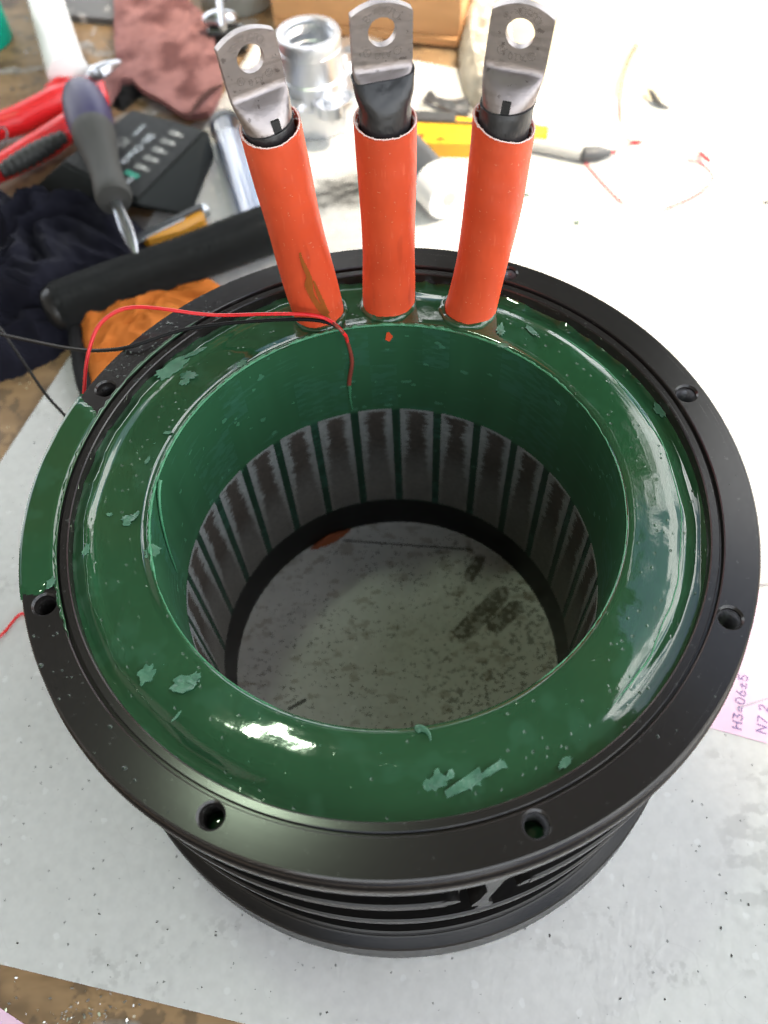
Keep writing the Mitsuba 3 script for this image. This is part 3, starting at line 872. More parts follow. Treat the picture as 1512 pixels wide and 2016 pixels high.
def curved_text(text, height, radius, deg0, step, upside=True):
    out = []
    for k, ch in enumerate(text):
        if ch == ' ':
            continue
        m = meshkit.text_mesh(ch, height, 0.22)
        m.apply_translation([-m.bounds[:, 0].mean(), -height / 2, 0])
        a = deg0 + step * k
        if upside:
            m.apply_transform(trimesh.transformations.rotation_matrix(math.pi, [0, 0, 1]))
        m.apply_translation([0, radius, 0])
        m.apply_transform(trimesh.transformations.rotation_matrix(-math.radians(a), [0, 0, 1]))
        out.append(m)
    return cat(*out)


names = ['left orange sleeved cable, a brown glue run down its front', 'middle orange sleeved cable, black shrink tube reaching up to its lug', 'right orange sleeved cable with the brightest bare lug']
for k, (b0, t0, top, yaw, lug_dz, rim_tilt) in enumerate(CB):
    K = S + '__phase_cable' + ('' if k == 0 else f'_{k:03d}')
    say(K, names[k])
    zb, zt = H - 9.0, H + top
    n = 44
    tt = np.linspace(0, 1, n)
    bend = np.sin(tt * np.pi) * (1.6 if k == 2 else (-0.6 if k == 0 else 0.4))
    path = np.stack([b0[0] + (t0[0] - b0[0]) * tt + bend, b0[1] + (t0[1] - b0[1]) * tt, zb + (zt - zb) * tt], 1)
    w = np.arange(64) * 2 * np.pi / 64
    rings_o, rings_i = [], []
    for q in range(n):
        ro = 9.75 + 0.25 * math.sin(tt[q] * 9 + k) + (0.5 if k == 1 else 0.2) * (tt[q] ** 4)
        ex = 1 + 0.03 * math.sin(tt[q] * 5 + k)
        tz = np.where(tt[q] > 0.6, (tt[q] - 0.6) / 0.4, 0)
        dz = tz * (np.cos(w - math.radians({0: 60, 1: 100, 2: 150}[k])) * {0: 1.6, 1: 0.8, 2: 2.6}[k] + 0.35 * (meshkit.noise(np.stack([w * 12, w * 0, w * 0 + k], -1), k) - 0.5) * (q == n - 1))
        rings_o.append(np.stack([path[q, 0] + ro * ex * np.cos(w), path[q, 1] + ro / ex * np.sin(w), path[q, 2] + dz], 1))
        ri = ro - 0.75
        rings_i.append(np.stack([path[q, 0] + ri * ex * np.cos(w), path[q, 1] + ri / ex * np.sin(w), path[q, 2] + dz], 1))
    allr = rings_o + rings_i[::-1][:18]
    m = loft(allr, caps=False)
    if (np.einsum('ij,ij->i', m.face_normals[:1000], m.triangles_center[:1000] - np.r_[b0, 0])).mean() < 0:
        m.invert()
    put(K + '__sleeve', m, 'mat_sleeve', 40)
    mz = []
    for q in range(73):
        a = math.radians(q * 5)
        r0 = 9.6 + 0.35 * meshkit.noise(np.array([math.cos(a) * 3, math.sin(a) * 3, k * 5.0]), 3)
        x, y = b0[0] + r0 * math.cos(a), b0[1] + r0 * math.sin(a)
        rr_, aa_ = math.hypot(x, y), math.degrees(math.atan2(y, x))
        mz.append((x, y, resin_z(min(max(rr_, 79.6), 105), aa_) + 0.1))
    mr = np.array([0.7 + 1.5 * meshkit.fbm(np.array([math.cos(math.radians(q * 5)) * 4, math.sin(math.radians(q * 5)) * 4, k * 9.0]), 3, 5) for q in range(73)])
    mz = np.array(mz)
    inb_ = np.hypot(mz[:, 0], mz[:, 1]) < 80.3
    mr = np.where(inb_, np.minimum(mr, 0.9), mr)
    put(S + '__potting_resin__fillet', tube(mz, mr, 12), 'mat_resin', True)
    # frayed white glass fibre at the cut
    ft = []
    for q in range(150):
        a = rng.uniform(0, 2 * np.pi)
        i = int(a / (2 * np.pi) * 64) % 64
        p = 0.5 * (rings_o[-1][i] + rings_i[-1][i]) + rng.normal(size=3) * [0.18, 0.18, 0.1]
        ft.append(tri(m3.Manifold.sphere(rng.uniform(0.13, 0.30), 8).scale([1, 1, 0.8]).translate([float(x) for x in p])))
    for q in range(170):
        i = rng.integers(0, 64)
        p = rings_i[-1][i] + (path[-1] - rings_i[-1][i]) * 0.02 + np.array([0, 0, -rng.uniform(0, 5.0)])
        ft.append(tri(m3.Manifold.sphere(rng.uniform(0.22, 0.4), 8).translate([float(x) for x in p])))
    edge = np.vstack([0.5 * (rings_o[-1] + rings_i[-1]), 0.5 * (rings_o[-1] + rings_i[-1])[:1]])
    ft.append(tube(edge, 0.24, 8))
    put(K + '__fibre_edge', cat(*ft), 'mat_glass_fibre', True)
    if k == 0:   # dried glue run
        gl = []
        for cl, wd in (([(-84, .50), (-82, .42), (-80, .36), (-84, .33), (-84, .27), (-78, .21), (-70, .16), (-60, .10)], (0.35, 0.8, 0.9, 1.5, 1.0, 1.1, 1.2, 0.5)),
                       ([(-72, .34), (-70, .28), (-66, .21), (-58, .14)], (0.3, 0.7, 0.8, 0.3))):
            cs = spline([(x * 0.17, y * 80, 0) for x, y in cl], 40)
            ws = np.interp(np.linspace(0, 1, 40), np.linspace(0, 1, len(wd)), wd)
            pl = [(x / 0.17, y / 80) for x, y in shapely.union_all([sg.Point(q[0], q[1]).buffer(r_) for q, r_ in zip(cs, ws)]).buffer(0.3).buffer(-0.3).exterior.coords][:-1]
            P = sg.Polygon(pl).buffer(0)
            m = extr(sg.Polygon([(x * 0.17, y * 80) for x, y in pl]).buffer(0), 0.14).subdivide_to_size(1.2)
            v = np.array(m.vertices)
            q = np.clip(v[:, 1] / 80 * (n - 1), 0, n - 1.001)
            i0 = q.astype(int)
            cc_ = path[i0] + (path[np.minimum(i0 + 1, n - 1)] - path[i0]) * (q - i0)[:, None]
            aa_ = np.radians(v[:, 0] / 0.17)
            rr_ = 9.96 + v[:, 2] + 0.02 * cc_[:, 0] * 0
            gl.append(trimesh.Trimesh(np.stack([cc_[:, 0] + rr_ * np.cos(aa_), cc_[:, 1] + rr_ * np.sin(aa_), cc_[:, 2]], 1), m.faces, process=False))
        put(K + '__glue_run', cat(*gl), 'mat_glue_run', 40)
    # lug: barrel, shoulder and palm
    T0 = np.array([path[-1, 0], path[-1, 1], H + 75.6 + lug_dz])
    ya = math.radians(yaw)
    sx = np.array([math.cos(ya), math.sin(ya), 0.0])
    lean = np.array([(t0[0] - b0[0]) / 85 * 0.9, 0, 1.0])
    lean /= np.linalg.norm(lean)
    parts = []
    sec = []
    for z, hw, hd, off, pw in ((-26, 7.1, 7.1, 0, 2), (-2, 7.2, 7.1, 0, 2), (4, 7.6, 6.8, 0.0, 2.1), (8, 8.2, 5.9, 0.6, 2.4), (11, 8.7, 4.6, 1.3, 3), (13.2, 9.0, 3.1, 2.0, 4), (14.4, 9.1, 1.9, 2.6, 6), (15.4, 9.1, 1.45, 2.9, 9), (17.0, 9.1, 1.4, 2.9, 12)):
        c, s = np.cos(w), np.sin(w)
        x = hw * np.sign(c) * np.abs(c) ** (2 / pw)
        y = hd * np.sign(s) * np.abs(s) ** (2 / pw) + off
        sec.append(np.stack([x, y, x * 0 + z], 1))
    parts.append(loft(sec))
    # palm: outline with arched top and a bolt hole, 2.8 thick
    xs_ = np.linspace(-8.9, 8.9, 25)
    outline = [(-9.1, 16.9), (9.1, 16.9), (9.05, 30.4)] + [(x, 33.6 - (x / 9.0) ** 2 * 2.9) for x in xs_[::-1]] + [(-9.05, 30.4)]
    pal = sg.Polygon(outline).buffer(0.5).buffer(-0.5).difference(sg.Point(0, 25.6).buffer(4.15, 32))
    pm = extr(pal, 2.8)
    pm = trimesh.Trimesh(np.stack([pm.vertices[:, 0], 4.3 - pm.vertices[:, 2], pm.vertices[:, 1]], 1), pm.faces, process=False)
    parts.append(pm)
    lug = cat(*parts)

    def to_world(m, T0=T0, sx=sx, lean=lean):
        v = np.array(m.vertices)
        yv = np.cross(lean, sx)
        yv /= np.linalg.norm(yv)
        xv = np.cross(yv, lean)
        return trimesh.Trimesh(T0 + v[:, :1] * xv + v[:, 1:2] * yv + v[:, 2:3] * lean, m.faces, process=False)

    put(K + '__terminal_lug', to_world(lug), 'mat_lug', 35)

    def face(m):   # lettering plane -> front of the palm
        v = np.array(m.vertices)
        return trimesh.Trimesh(np.stack([v[:, 0], 1.5 - v[:, 2] + 0.02, v[:, 1]], 1), m.faces, process=False)

    txt = curved_text('Cu50×-8', 2.3, 6.0, 45, -15.5)
    txt.apply_translation([0, 25.6, 0])
    t2 = curved_text('A10', 1.9, 0.0, 0, 0)
    low = []
    for q, ch in enumerate('A10'):
        m = meshkit.text_mesh(ch, 1.9, 0.2)
        m.apply_translation([-m.bounds[:, 0].mean(), -0.95, 0])
        m.apply_transform(trimesh.transformations.rotation_matrix(math.pi, [0, 0, 1]))
        m.apply_translation([1.7 - 1.7 * q, 19.0, 0])
        low.append(m)
    for cx, cz in ((-4.6, 20.3), (4.4, 19.9)):
        rg = extr(sg.Point(0, 0).buffer(1.25, 20).difference(sg.Point(0, 0).buffer(1.0, 20)), 0.2)
        rg.apply_translation([cx, cz, 0])
        sl = meshkit.text_mesh('S' if cx < 0 else 'C', 1.2, 0.2)
        sl.apply_translation([-sl.bounds[:, 0].mean(), -0.6, 0])
        sl.apply_transform(trimesh.transformations.rotation_matrix(math.pi, [0, 0, 1]))
        sl.apply_translation([cx, cz, 0])
        low += [rg, sl]
    put(K + '__stamped_marking', to_world(face(cat(txt, *low))), 'mat_lug_mark', 30)
    if k != 1:   # inspection window in the barrel
        win = trimesh.creation.box((2.6, 1.2, 7.5))
        win.apply_translation([1.0 if k == 0 else 0.3, -6.35, 5.5])
        win.apply_transform(trimesh.transformations.rotation_matrix(-0.16, [1, 0, 0], [0, -6.3, 2]))
        put(K + '__inspection_slot', to_world(win), 'mat_black_dark')
    # heat shrink
    topz = {0: 6.2, 1: 13.6, 2: 6.4}[k]
    sec, seci = [], []
    zz_ = np.linspace(-26, topz, 26)
    for z in zz_:
        hw = np.interp(z, [-26, -4, 4, 8, 11, 14], [8.2, 8.2, 8.0, 8.7, 9.3, 9.7])
        hd = np.interp(z, [-26, 0, 4, 8, 11, 14], [8.2, 8.1, 7.9, 7.1, 5.9, 4.0])
        off = np.interp(z, [0, 6, 10, 14], [0, 0.3, 1.1, 2.2])
        hw += 0.15 * math.sin(z * 0.9)
        tz = np.clip((z + 4) / (topz + 4 + 1e-6), 0, 1)
        dz = tz * {0: 0.8, 1: 1.1, 2: 1.3}[k] * np.cos(w - math.radians({0: 30, 1: 20, 2: 30}[k]))
        pw = np.interp(z, [0, 6, 11, 14], [2.0, 2.2, 3.0, 4.0])
        c_, s_ = np.sign(np.cos(w)) * np.abs(np.cos(w)) ** (2 / pw), np.sign(np.sin(w)) * np.abs(np.sin(w)) ** (2 / pw)
        sec.append(np.stack([hw * c_, hd * s_ + off, z + dz], 1))
        seci.append(np.stack([(hw - 0.45) * c_, (hd - 0.45) * s_ + off, z + dz], 1))
    hs = loft(sec + seci[::-1][:12], caps=False)
    put(K + '__heat_shrink', to_world(hs), 'mat_shrink', 40)

# a smear of resin and a spot of orange under the middle cable
put(S + '__orange_spot', on_cyl([(84.6, H - 9.5), (85.6, H - 7), (86.3, H - 7.2), (86.8, H - 11), (85.6, H - 12.0)], 78.75, 79.4), 'mat_sleeve', 30)

# --- temperature sensor wires
def cylpt(a, z, r=78.7):
    return (r * math.cos(math.radians(a)), r * math.sin(math.radians(a)), z)


redp = [(-11.7, 77.8, 110.4), (-10.3, 78.0, 118.5), (-9.5, 78.1, 126.2), (-10.5, 78.0, 135.7), (-11.4, 71.6, 147.0), (-15.1, 74.3, 150.0), (-21.7, 76.6, 152.0), (-33.0, 78.6, 152.0), (-44.7, 80.5, 151.0), (-61.0, 82.9, 150.0), (-73.8, 84.2, 152.0), (-82.8, 85.7, 153.0), (-92.1, 86.7, 153.0), (-98.5, 85.3, 152.0), (-104.5, 82.3, 149.0), (-108.2, 77.2, 145.0), (-111.4, 72.6, 139.0), (-114.7, 68.4, 130.0)]
redp = np.array(redp, float)
sp = spline(np.vstack([redp, [[-140, 40, 60]], [[-160, 5, 12]], [(-185.5, 37.6, 0.8)], [(-191.3, 32.5, 0.8)], [(-205.4, 24.2, 0.8)]]), 220)
put(S + '__sensor_wire', tube(sp, 0.72, 10), 'mat_wire_red', True)
say(S + '__sensor_wire', 'thin red sensor wire looping out of the bore over the left rim')
co = spline(redp[:6], 40)
put(S + '__sensor_wire__resin_coat', tube(co, np.linspace(0.95, 0.6, 40), 9), 'mat_wire_coated', True)
ws_ = [(redp[0] * [1, 1, 0]) * 1.002 + [0.15 * math.sin(q), 0, redp[0][2] + 1.5 - q * 2.2] for q in range(10)]
put(S + '__resin_string', tube(spline(ws_, 30), np.linspace(0.8, 0.15, 30), 8), 'mat_burr', True)
blk = np.array([(-12.1, 74.0, 146.6), (-16.1, 75.3, 148.6), (-22.0, 76.8, 149.5), (-33.4, 78.7, 149.0), (-53.8, 80.4, 147.5), (-73.1, 79.0, 147.0), (-83.8, 75.0, 147.3), (-92.4, 72.2, 147.0), (-102.0, 76.3, 142.0), (-113.2, 83.7, 135.0), (-128.8, 96.3, 125.0), (-144.6, 110.0, 115.0), (-172.8, 132.5, 100.0), (-206.4, 156.7, 85.0)])
put(S + '__sensor_wire', tube(spline(blk, 140), 0.72, 10), 'mat_wire_black', True)
say(S + '__sensor_wire_001', 'thin black sensor wire trailing off to the left')
b2 = np.array([(-204.4, 172.2, 80.0), (-182.9, 152.3, 85.0), (-175.6, 141.4, 86.0), (-162.4, 121.1, 84.0), (-152.9, 107.7, 80.0), (-147.5, 103.1, 70.0), (-138, 42, 40)])
put(S + '__sensor_wire', tube(spline(b2, 80), 0.7, 10), 'mat_wire_black', True)
say(S + '__sensor_wire_002', 'black wire dropping down outside the flange at the left')

# ------------------------------------------------------------------ things on the bench, left side
# black ribbed grip handle
A, B = np.array((-193.1, 237.9, 17.0)), np.array((-52.7, 301.6, 17.0))
ax = (B - A) / np.linalg.norm(B - A)
L = np.linalg.norm(B - A)
n = 60
tt = np.linspace(0, 1, n)
path = A + (B - A) * tt[:, None]
rad = np.full(n, 15.2) + 0.35 * np.sin(tt * 9)
rad[:3] = (14.2, 15.4, 15.6)
put('grip_handle__sleeve', tube(path, rad, 56), 'mat_knurl', 40)
dome = [A - ax * q for q in (0.0, 2.0, 4.5, 6.5, 7.6, 8.0)]
put('grip_handle__end_cap', tube(dome[::-1], [1.5, 6.5, 10.2, 12.6, 13.8, 14.4], 40), 'mat_black_plastic', 40)
say('grip_handle', 'black cylindrical rubber grip handle with a rounded glossy end, behind the stator', 'handle')

# orange folded cloth with a black border, under the grip
oc = [(-183.2, 232.5), (-180.5, 248.8), (-153.2, 258.9), (-130.8, 259.0), (-101.5, 267.8), (-84.2, 247.4), (-124.8, 183.0), (-156.1, 151.3), (-169.5, 175.3)]
put('orange_cloth__fabric', heap(oc, 17, 0, 1.6, 9, 3, 0.45, 26, 0.45), 'mat_orange_cloth', True)
bd = spline([(-177.4, 240.5, 6.0), (-183.0, 225.6, 7.0), (-178.8, 206.2, 7.0), (-174.3, 188.4, 6.0), (-165.7, 167.8, 4.0), (-155.2, 148.9, 2.0)], 40)
put('orange_cloth__border', tube(bd, np.linspace(4.2, 5.0, 40), 14, 1.5), 'mat_black_cloth', True)
say('orange_cloth', 'crumpled orange cloth with a black edge sticking out from under the grip handle', 'cloth')

# navy rag
nv = [(-284.7, 381.6), (-253.2, 371.2), (-229.0, 357.3), (-211.2, 359.3), (-195.4, 363.1), (-165.7, 340.5), (-145.8, 317.1), (-149.5, 282.3), (-180.9, 238.9), (-196.6, 214.4), (-216.4, 201.7), (-246.0, 194.3)]
put('navy_rag', heap(nv, 30, -2, 1.6, 22, 21, 0.75, 30, 0.55), 'mat_navy', True)
say('navy_rag', 'crumpled dark navy rag heaped at the left edge behind the grip handle', 'rag')

# black bit case
T1, T2, T3, T4 = (np.array(q) for q in ((-162.2, 426.6, 27.0), (-107.9, 395.4, 27.0), (-149.1, 324.0, 27.0), (-205.8, 370.7, 27.0)))
B1, B2, B3, B4 = (np.array(q) for q in ((-181.8, 456.3, -0.0), (-108.9, 402.0, 0.0), (-122.1, 338.5, 0.0), (-239.0, 373.6, 0.0)))
body = hull_pts([q * [1, 1, 0] + [0, 0, 2.0] for q in (B2, B3)] + [B4 + [6, 6, 2], (T1 + [-6, 8, -24])] + [q - [0, 0, 3] for q in (T1, T2, T3)] + [T4 - [0, 0, 3]], 2.0)
put('bit_case__body', body, 'mat_case_side', 30)
cx = (T1 + T2 + T3 + T4) / 4
lid = hull_pts([cx + (q - cx) * 0.965 - [0, 0, 0.4] for q in (T1, T2, T3, T4)], 1.0)
put('bit_case__lid', lid, 'mat_case', 30)
say('bit_case', 'black soft tool bit case with white print and pictures of bits on its lid', 'case')
ex = T2 - T3          # along the print lines, towards the back right
ex = ex / np.linalg.norm(ex)
ey = np.array([-ex[1], ex[0], 0])     # away to the left
O = T3 + [0, 0, 0.75]


def lid_place(m, u, v, turn=0):
    m = m.copy()
    if turn:
        m.apply_transform(trimesh.transformations.rotation_matrix(turn, [0, 0, 1]))
    return place(m, O + ex * u + ey * v, ex, ey)


W_ = float(np.linalg.norm(T2 - T3))
m = meshkit.text_mesh('Bit-Check', 5.4, 0.15, bold=True)
m.apply_scale([1.0, 1, 1])
m.apply_translation([-m.bounds[:, 0].mean(), -2.7, 0])
put('bit_case__lettering', lid_place(m, W_ * 0.53, 31.0, math.pi), 'mat_print_white')
for u, v, nb, w, h in ((W_ * 0.17, 15.5, 6, 2.2, 4.0), (W_ * 0.77, 43.0, 8, 1.5, 3.2)):
    bars = []
    for q in range(nb):
        bx = trimesh.creation.box((w * (0.55 + 0.3 * ((q * 7) % 3) / 2), h * (0.7 + 0.3 * ((q * 5) % 2)), 0.15))
        bx.apply_translation([(q - nb / 2) * w * 1.15, 0, 0])
        bars.append(bx)
    put('bit_case__small_print', lid_place(cat(*bars), u, v), 'mat_print_white')
lg = []
for dv, wd in ((0, 17), (3.6, 13), (-3.4, 9)):
    bx = trimesh.creation.box((wd, 1.3, 0.15))
    bx.apply_translation([-dv * 1.3, dv, 0])
    lg.append(bx)
rg = extr(sg.Point(6, 1.5).buffer(4.2, 12).difference(sg.Point(6, 1.5).buffer(2.8, 12)), 0.15)
put('bit_case__printed_emblem', lid_place(cat(*lg, rg), W_ * 0.5, 45.0), 'mat_print_grey')
for q in range(5):
    u = W_ * (0.34 + 0.125 * q)
    sh = extr(sg.Polygon([(-2.6, -6), (2.6, -6), (2.6, 1), (1.6, 2), (1.6, 6.5), (-1.6, 6.5), (-1.6, 2), (-2.6, 1)]), 0.16)
    put('bit_case__printed_bit', lid_place(sh, u, 15.5, math.radians(172)), 'mat_print_grey')
    dt = extr(sg.Point(0, 0).buffer(1.6, 10), 0.22)
    put('bit_case__printed_bit_tip', lid_place(dt, u + 0.4, 11.8 if q % 2 else 14.5), 'mat_print_light')
gb = extr(sg.box(-2.2, -6, 2.2, 6), 0.16)
put('bit_case__printed_green_bit', lid_place(gb, W_ * 0.235, 18.0, math.radians(172)), 'mat_print_green')

# screwdriver lying over the case
P0, P1, P2 = np.array((-193.4, 422.0, 44.0)), np.array((-158.4, 308.5, 41.0)), np.array((-142.8, 265.6, 31.0))
ax = (P1 - P0) / np.linalg.norm(P1 - P0)
Ls = np.linalg.norm(P1 - P0)


def along(prof, n=36):
    return [P0 + ax * q * Ls for q, r in prof], [r for q, r in prof]


pf = [(-0.09, 1.5), (-0.085, 5.0), (-0.05, 9.5), (0.0, 12.6), (0.1, 15.2), (0.22, 16.0), (0.34, 15.2), (0.42, 13.6), (0.48, 12.2)]
p, r = along(pf)
put('screwdriver__handle_bulb', tube(p, r, 14), 'mat_purple', 50)
pf = [(0.36, 12.8), (0.40, 14.6), (0.47, 14.2), (0.56, 12.2), (0.7, 10.6), (0.84, 10.2), (0.92, 11.0), (1.0, 11.8), (1.03, 10.5), (1.035, 4.0)]
p, r = along(pf)
put('screwdriver__grip', tube(p, r, 28), 'mat_grip_grey', 50)
bl = [P1 + (P2 - P1) * q for q in (-0.05, 0.25, 0.55, 0.8, 1.0)]
put('screwdriver__blade', tube(bl, [3.4, 3.5, 4.4, 3.6, 1.4], 14, 0.45), 'mat_steel', 40)
say('screwdriver', 'screwdriver with a dark purple and grey handle lying across the black case', 'screwdriver')

# yellow and black snap knife by the case
ka, kb = np.array((-147.6, 306.2, 5.0)), np.array((-111.3, 330.9, 5.0))
kx = (kb - ka) / np.linalg.norm(kb - ka)
ky = np.cross([0, 0, 1], kx)
KL = np.linalg.norm(kb - ka)
m = extr(sg.Polygon([(0, 2), (2, -3), (KL * 0.55, -9.5), (KL * 0.9, -9), (KL * 0.98, -5), (KL, 3.5), (0, 3.5)]).buffer(0.8), 9)
put('snap_knife__body', place(m, ka - [0, 0, 4], kx, ky), 'mat_amber', 30)
m = extr(sg.box(-4, 0, KL * 1.04, 3.2).buffer(0.5), 2)
put('snap_knife__slider_rail', place(m, ka + [0, 0, 5.2], kx, ky), 'mat_charcoal', 30)
m = extr(sg.Polygon([(-6, -2.4), (KL * 0.7, -2.4), (KL * 0.7, 0.2), (-2, 0.2)]), 1)
put('snap_knife__blade', place(m, ka + [0, 0, 5.2], kx, ky), 'mat_steel')
m = extr(sg.box(KL * 1.0, -2, KL * 1.10, 3.4).buffer(1.0), 6)
put('snap_knife__end_clip', place(m, ka + [0, 0, -1], kx, ky), 'mat_steel', 30)
say('snap_knife', 'small amber yellow snap knife between the black case and the grip handle', 'knife')

# red pliers
hA = [(-282.6, 435.5, 12.0), (-254.5, 448.8, 12.0), (-230.0, 468.0, 13.0), (-216.0, 479.9, 13.0), (-204.0, 491.9, 12.0)]
put('pliers__handle', chain([np.array(q) for q in hA], [8.5, 10.5, 10.5, 8.5, 5.5], 3.0, 6), 'mat_red_plastic', True)
hB = [(-272.3, 381.4, 11.0), (-253.2, 396.8, 11.0), (-230.1, 416.8, 12.0), (-210.4, 439.3, 13.0), (-194.4, 461.9, 12.0), (-199.5, 488.1, 11.0)]
put('pliers__handle', chain([np.array(q) for q in hB], [7.5, 9.5, 10.5, 9.5, 6.0, 5.0], 3.0, 6), 'mat_red_plastic', True)
gd = [(-234.9, 485.0, 13.0), (-233.4, 496.0, 13.0)]
put('pliers__guard', chain([np.array(q) for q in ((-236.3, 483.8, 13.0), (-230.4, 492.1, 13.0), (-216.9, 486.9, 13.0))], [5, 5.5, 6], 3, 4), 'mat_red_plastic', True)
gp = spline([(-256.4, 384.2, 13.5), (-236.5, 397.1, 16.0), (-215.3, 417.7, 16.0)], 40)
put('pliers__grip_inlay', tube(gp, 7.4 * np.sin(np.linspace(0.55, 2.7, 40)) ** 0.6 + 0.6 * np.sin(np.linspace(0, 60, 40)), 20, 0.9), 'mat_rubber', 40)
lo = spline([(-264.3, 416.5, 23.0), (-256.8, 421.0, 23.5), (-253.0, 411.5, 23.0), (-256.5, 401.6, 21.0), (-264.2, 398.1, 20.0)], 30)
put('pliers__printed_loop', tube(lo, 0.7, 6), 'mat_charcoal', True)
pj = [np.array(q) for q in ((-206.6, 490.8, 12.0), (-202.9, 499.5, 12.0), (-195.8, 507.2, 12.0), (-188.3, 516.7, 11.0))]
put('pliers__jaw', chain(pj, [7, 8.5, 7, 4], 3, 4), 'mat_steel', True)
pv = np.array((-198.0, 484.4, 20.0))
put('pliers__pivot', m3.Manifold.cylinder(4, 5.2, 5.2, 28).translate([float(x) for x in pv]), 'mat_charcoal', 30)
put('pliers__pivot_pin', m3.Manifold.cylinder(1.4, 2.2, 1.8, 20).translate([float(x) for x in pv + [0, 0, 4]]), 'mat_steel', 30)
say('pliers', 'red handled pliers with black ribbed grip at the left edge', 'pliers')

# white plastic tube, green can, slate plate
wt = [np.array(q) for q in ((-222.6, 498.2, 15.0), (-229.0, 514.8, 15.0), (-278.0, 675.4, 15.0), (-301.0, 756.8, 15.0))]
put('white_tube', tube([wt[0] + (wt[0] - wt[1]) * 0.25, wt[0] + (wt[0] - wt[1]) * 0.1, wt[0], wt[1], wt[2], wt[3]], [5, 12, 16.5, 15.5, 14.5, 14.5], 30), 'mat_white', 45)
say('white_tube', 'white plastic tube lying behind the red pliers', 'tube')
cc_ = np.array((-318.5, 592.2))
can = solid_lathe([(25, 0), (27, 1.5), (27, 34)], 56).translate([cc_[0], cc_[1], -2])
put('green_can__green_band', can, 'mat_can_green', 35)
can = solid_lathe([(27.0, 0), (27.0, 60), (25, 64), (12, 70)], 56).translate([cc_[0], cc_[1], 32.1])
put('green_can__white_band', can, 'mat_white', 35)
say('green_can', 'green and white container cut off by the left edge', 'can')
sp_ = [(-262.2, 619.4), (-199.3, 600.9), (-200.5, 726.2), (-290.7, 759.8)]
m = extr(sp_, 6)
m.apply_translation([0, 0, -1.9])
put('slate_plate', m, 'mat_slate', 20)
say('slate_plate', 'dark grey splattered plate at the back, right of the white tube', 'plate')

# maroon abrasive pad
pad = [(-206.1, 652.9), (-199.0, 581.3), (-190.3, 523.0), (-197.6, 494.4), (-190.1, 467.9), (-187.3, 477.8), (-182.1, 492.4), (-174.5, 492.9), (-166.2, 481.4), (-156.3, 469.2), (-136.7, 448.8), (-129.1, 440.0), (-111.4, 439.2),
       (-103.2, 463.3), (-101.4, 476.8), (-108.6, 528.1), (-114.2, 558.0), (-123.5, 581.7), (-137.9, 610.3), (-145.6, 644.4)]
pc = np.mean(np.array(pad), 0)


def padz(x, y):
    p = np.stack([x / 30, y / 30, x * 0], -1)
    q = np.stack([x / 9, y / 9, x * 0], -1)
    d = ((x - (-117.3, 462.4, 8.0)[0]) * 0.55 + (y - (-117.3, 462.4, 8.0)[1]) * -0.12)
    return 3 + 7 * meshkit.fbm(p, 2, 5) + 2.2 * meshkit.fbm(q, 3, 8) + np.clip(d + 10, 0, 40) * 0.12


put('abrasive_pad__sheet', sheet(pad, padz, 5.0, 4.0), 'mat_maroon', 50)
fo = np.array(spline([(-99.9, 469.9, 16.0), (-109.4, 461.3, 17.0), (-117.5, 447.6, 17.0), (-124.2, 429.4, 16.0)], 30))
put('abrasive_pad__fold_shadow', tube(fo, 2.6 * np.sin(np.linspace(0.3, 2.9, 30)), 10, 0.5), 'mat_fold_shadow', True)  # shadow of the fold, modelled as a thin dark strip
say('abrasive_pad', 'maroon abrasive cleaning pad lying behind the left orange cable', 'pad')
put('rag_scrap', heap([(-191.8, 481.2), (-187.3, 506.6), (-178.7, 511.4), (-168.2, 495.7), (-176.1, 485.5), (-183.7, 473.3)], 9, -2, 1.5, 5, 8, 0.7, 9), 'mat_black_cloth', True)
say('rag_scrap', 'small black torn scrap at the lower edge of the maroon pad', 'scrap')

# grey tin with a steel rod on a black knob
tc = np.array((-97.0, 633.0))
m = solid_lathe([(32, 0), (33.5, 1), (33.5, 20), (32.5, 21.2)], 64).translate([tc[0], tc[1], -1.8])
put('grey_tin', m, 'mat_tin', 35)
say('grey_tin', 'flat grey green tin at the back behind the left cable lug', 'tin')
rp = [np.array(q) for q in ((-109.9, 618.2, 34.0), (-104.4, 563.3, 32.0), (-100.3, 527.2, 28.0))]
put('steel_rod__rod', tube(spline(rp, 12), 3.0, 16), 'mat_steel', 40)
kp = np.array((-101.1, 547.2, 12.0))
put('steel_rod__collar', m3.Manifold.sphere(9.0, 28).scale([1.6, 0.9, 0.7]).translate([float(a) for a in kp + [-4, 4, 12]]), 'mat_steel', True)
put('steel_rod__knob', rbox(kp + [-16, -7, -12], kp + [16, 5, 8], 4), 'mat_black_plastic', True)
say('steel_rod', 'steel rod with a black knob beside the grey tin', 'rod')

# cardboard box at the back
c0, c1 = np.array((-64.8, 579.6)), np.array((88.4, 529.2))
cxv = (c1 - c0) / np.linalg.norm(c1 - c0)
cyv = np.array([-cxv[1], cxv[0]])
CL = np.linalg.norm(c1 - c0)


def cardbox(lo, hi, r=0.8):
    m = tri(rbox(lo, hi, r))
    return place(m, [c0[0], c0[1], 0], [cxv[0], cxv[1], 0], [cyv[0], cyv[1], 0])


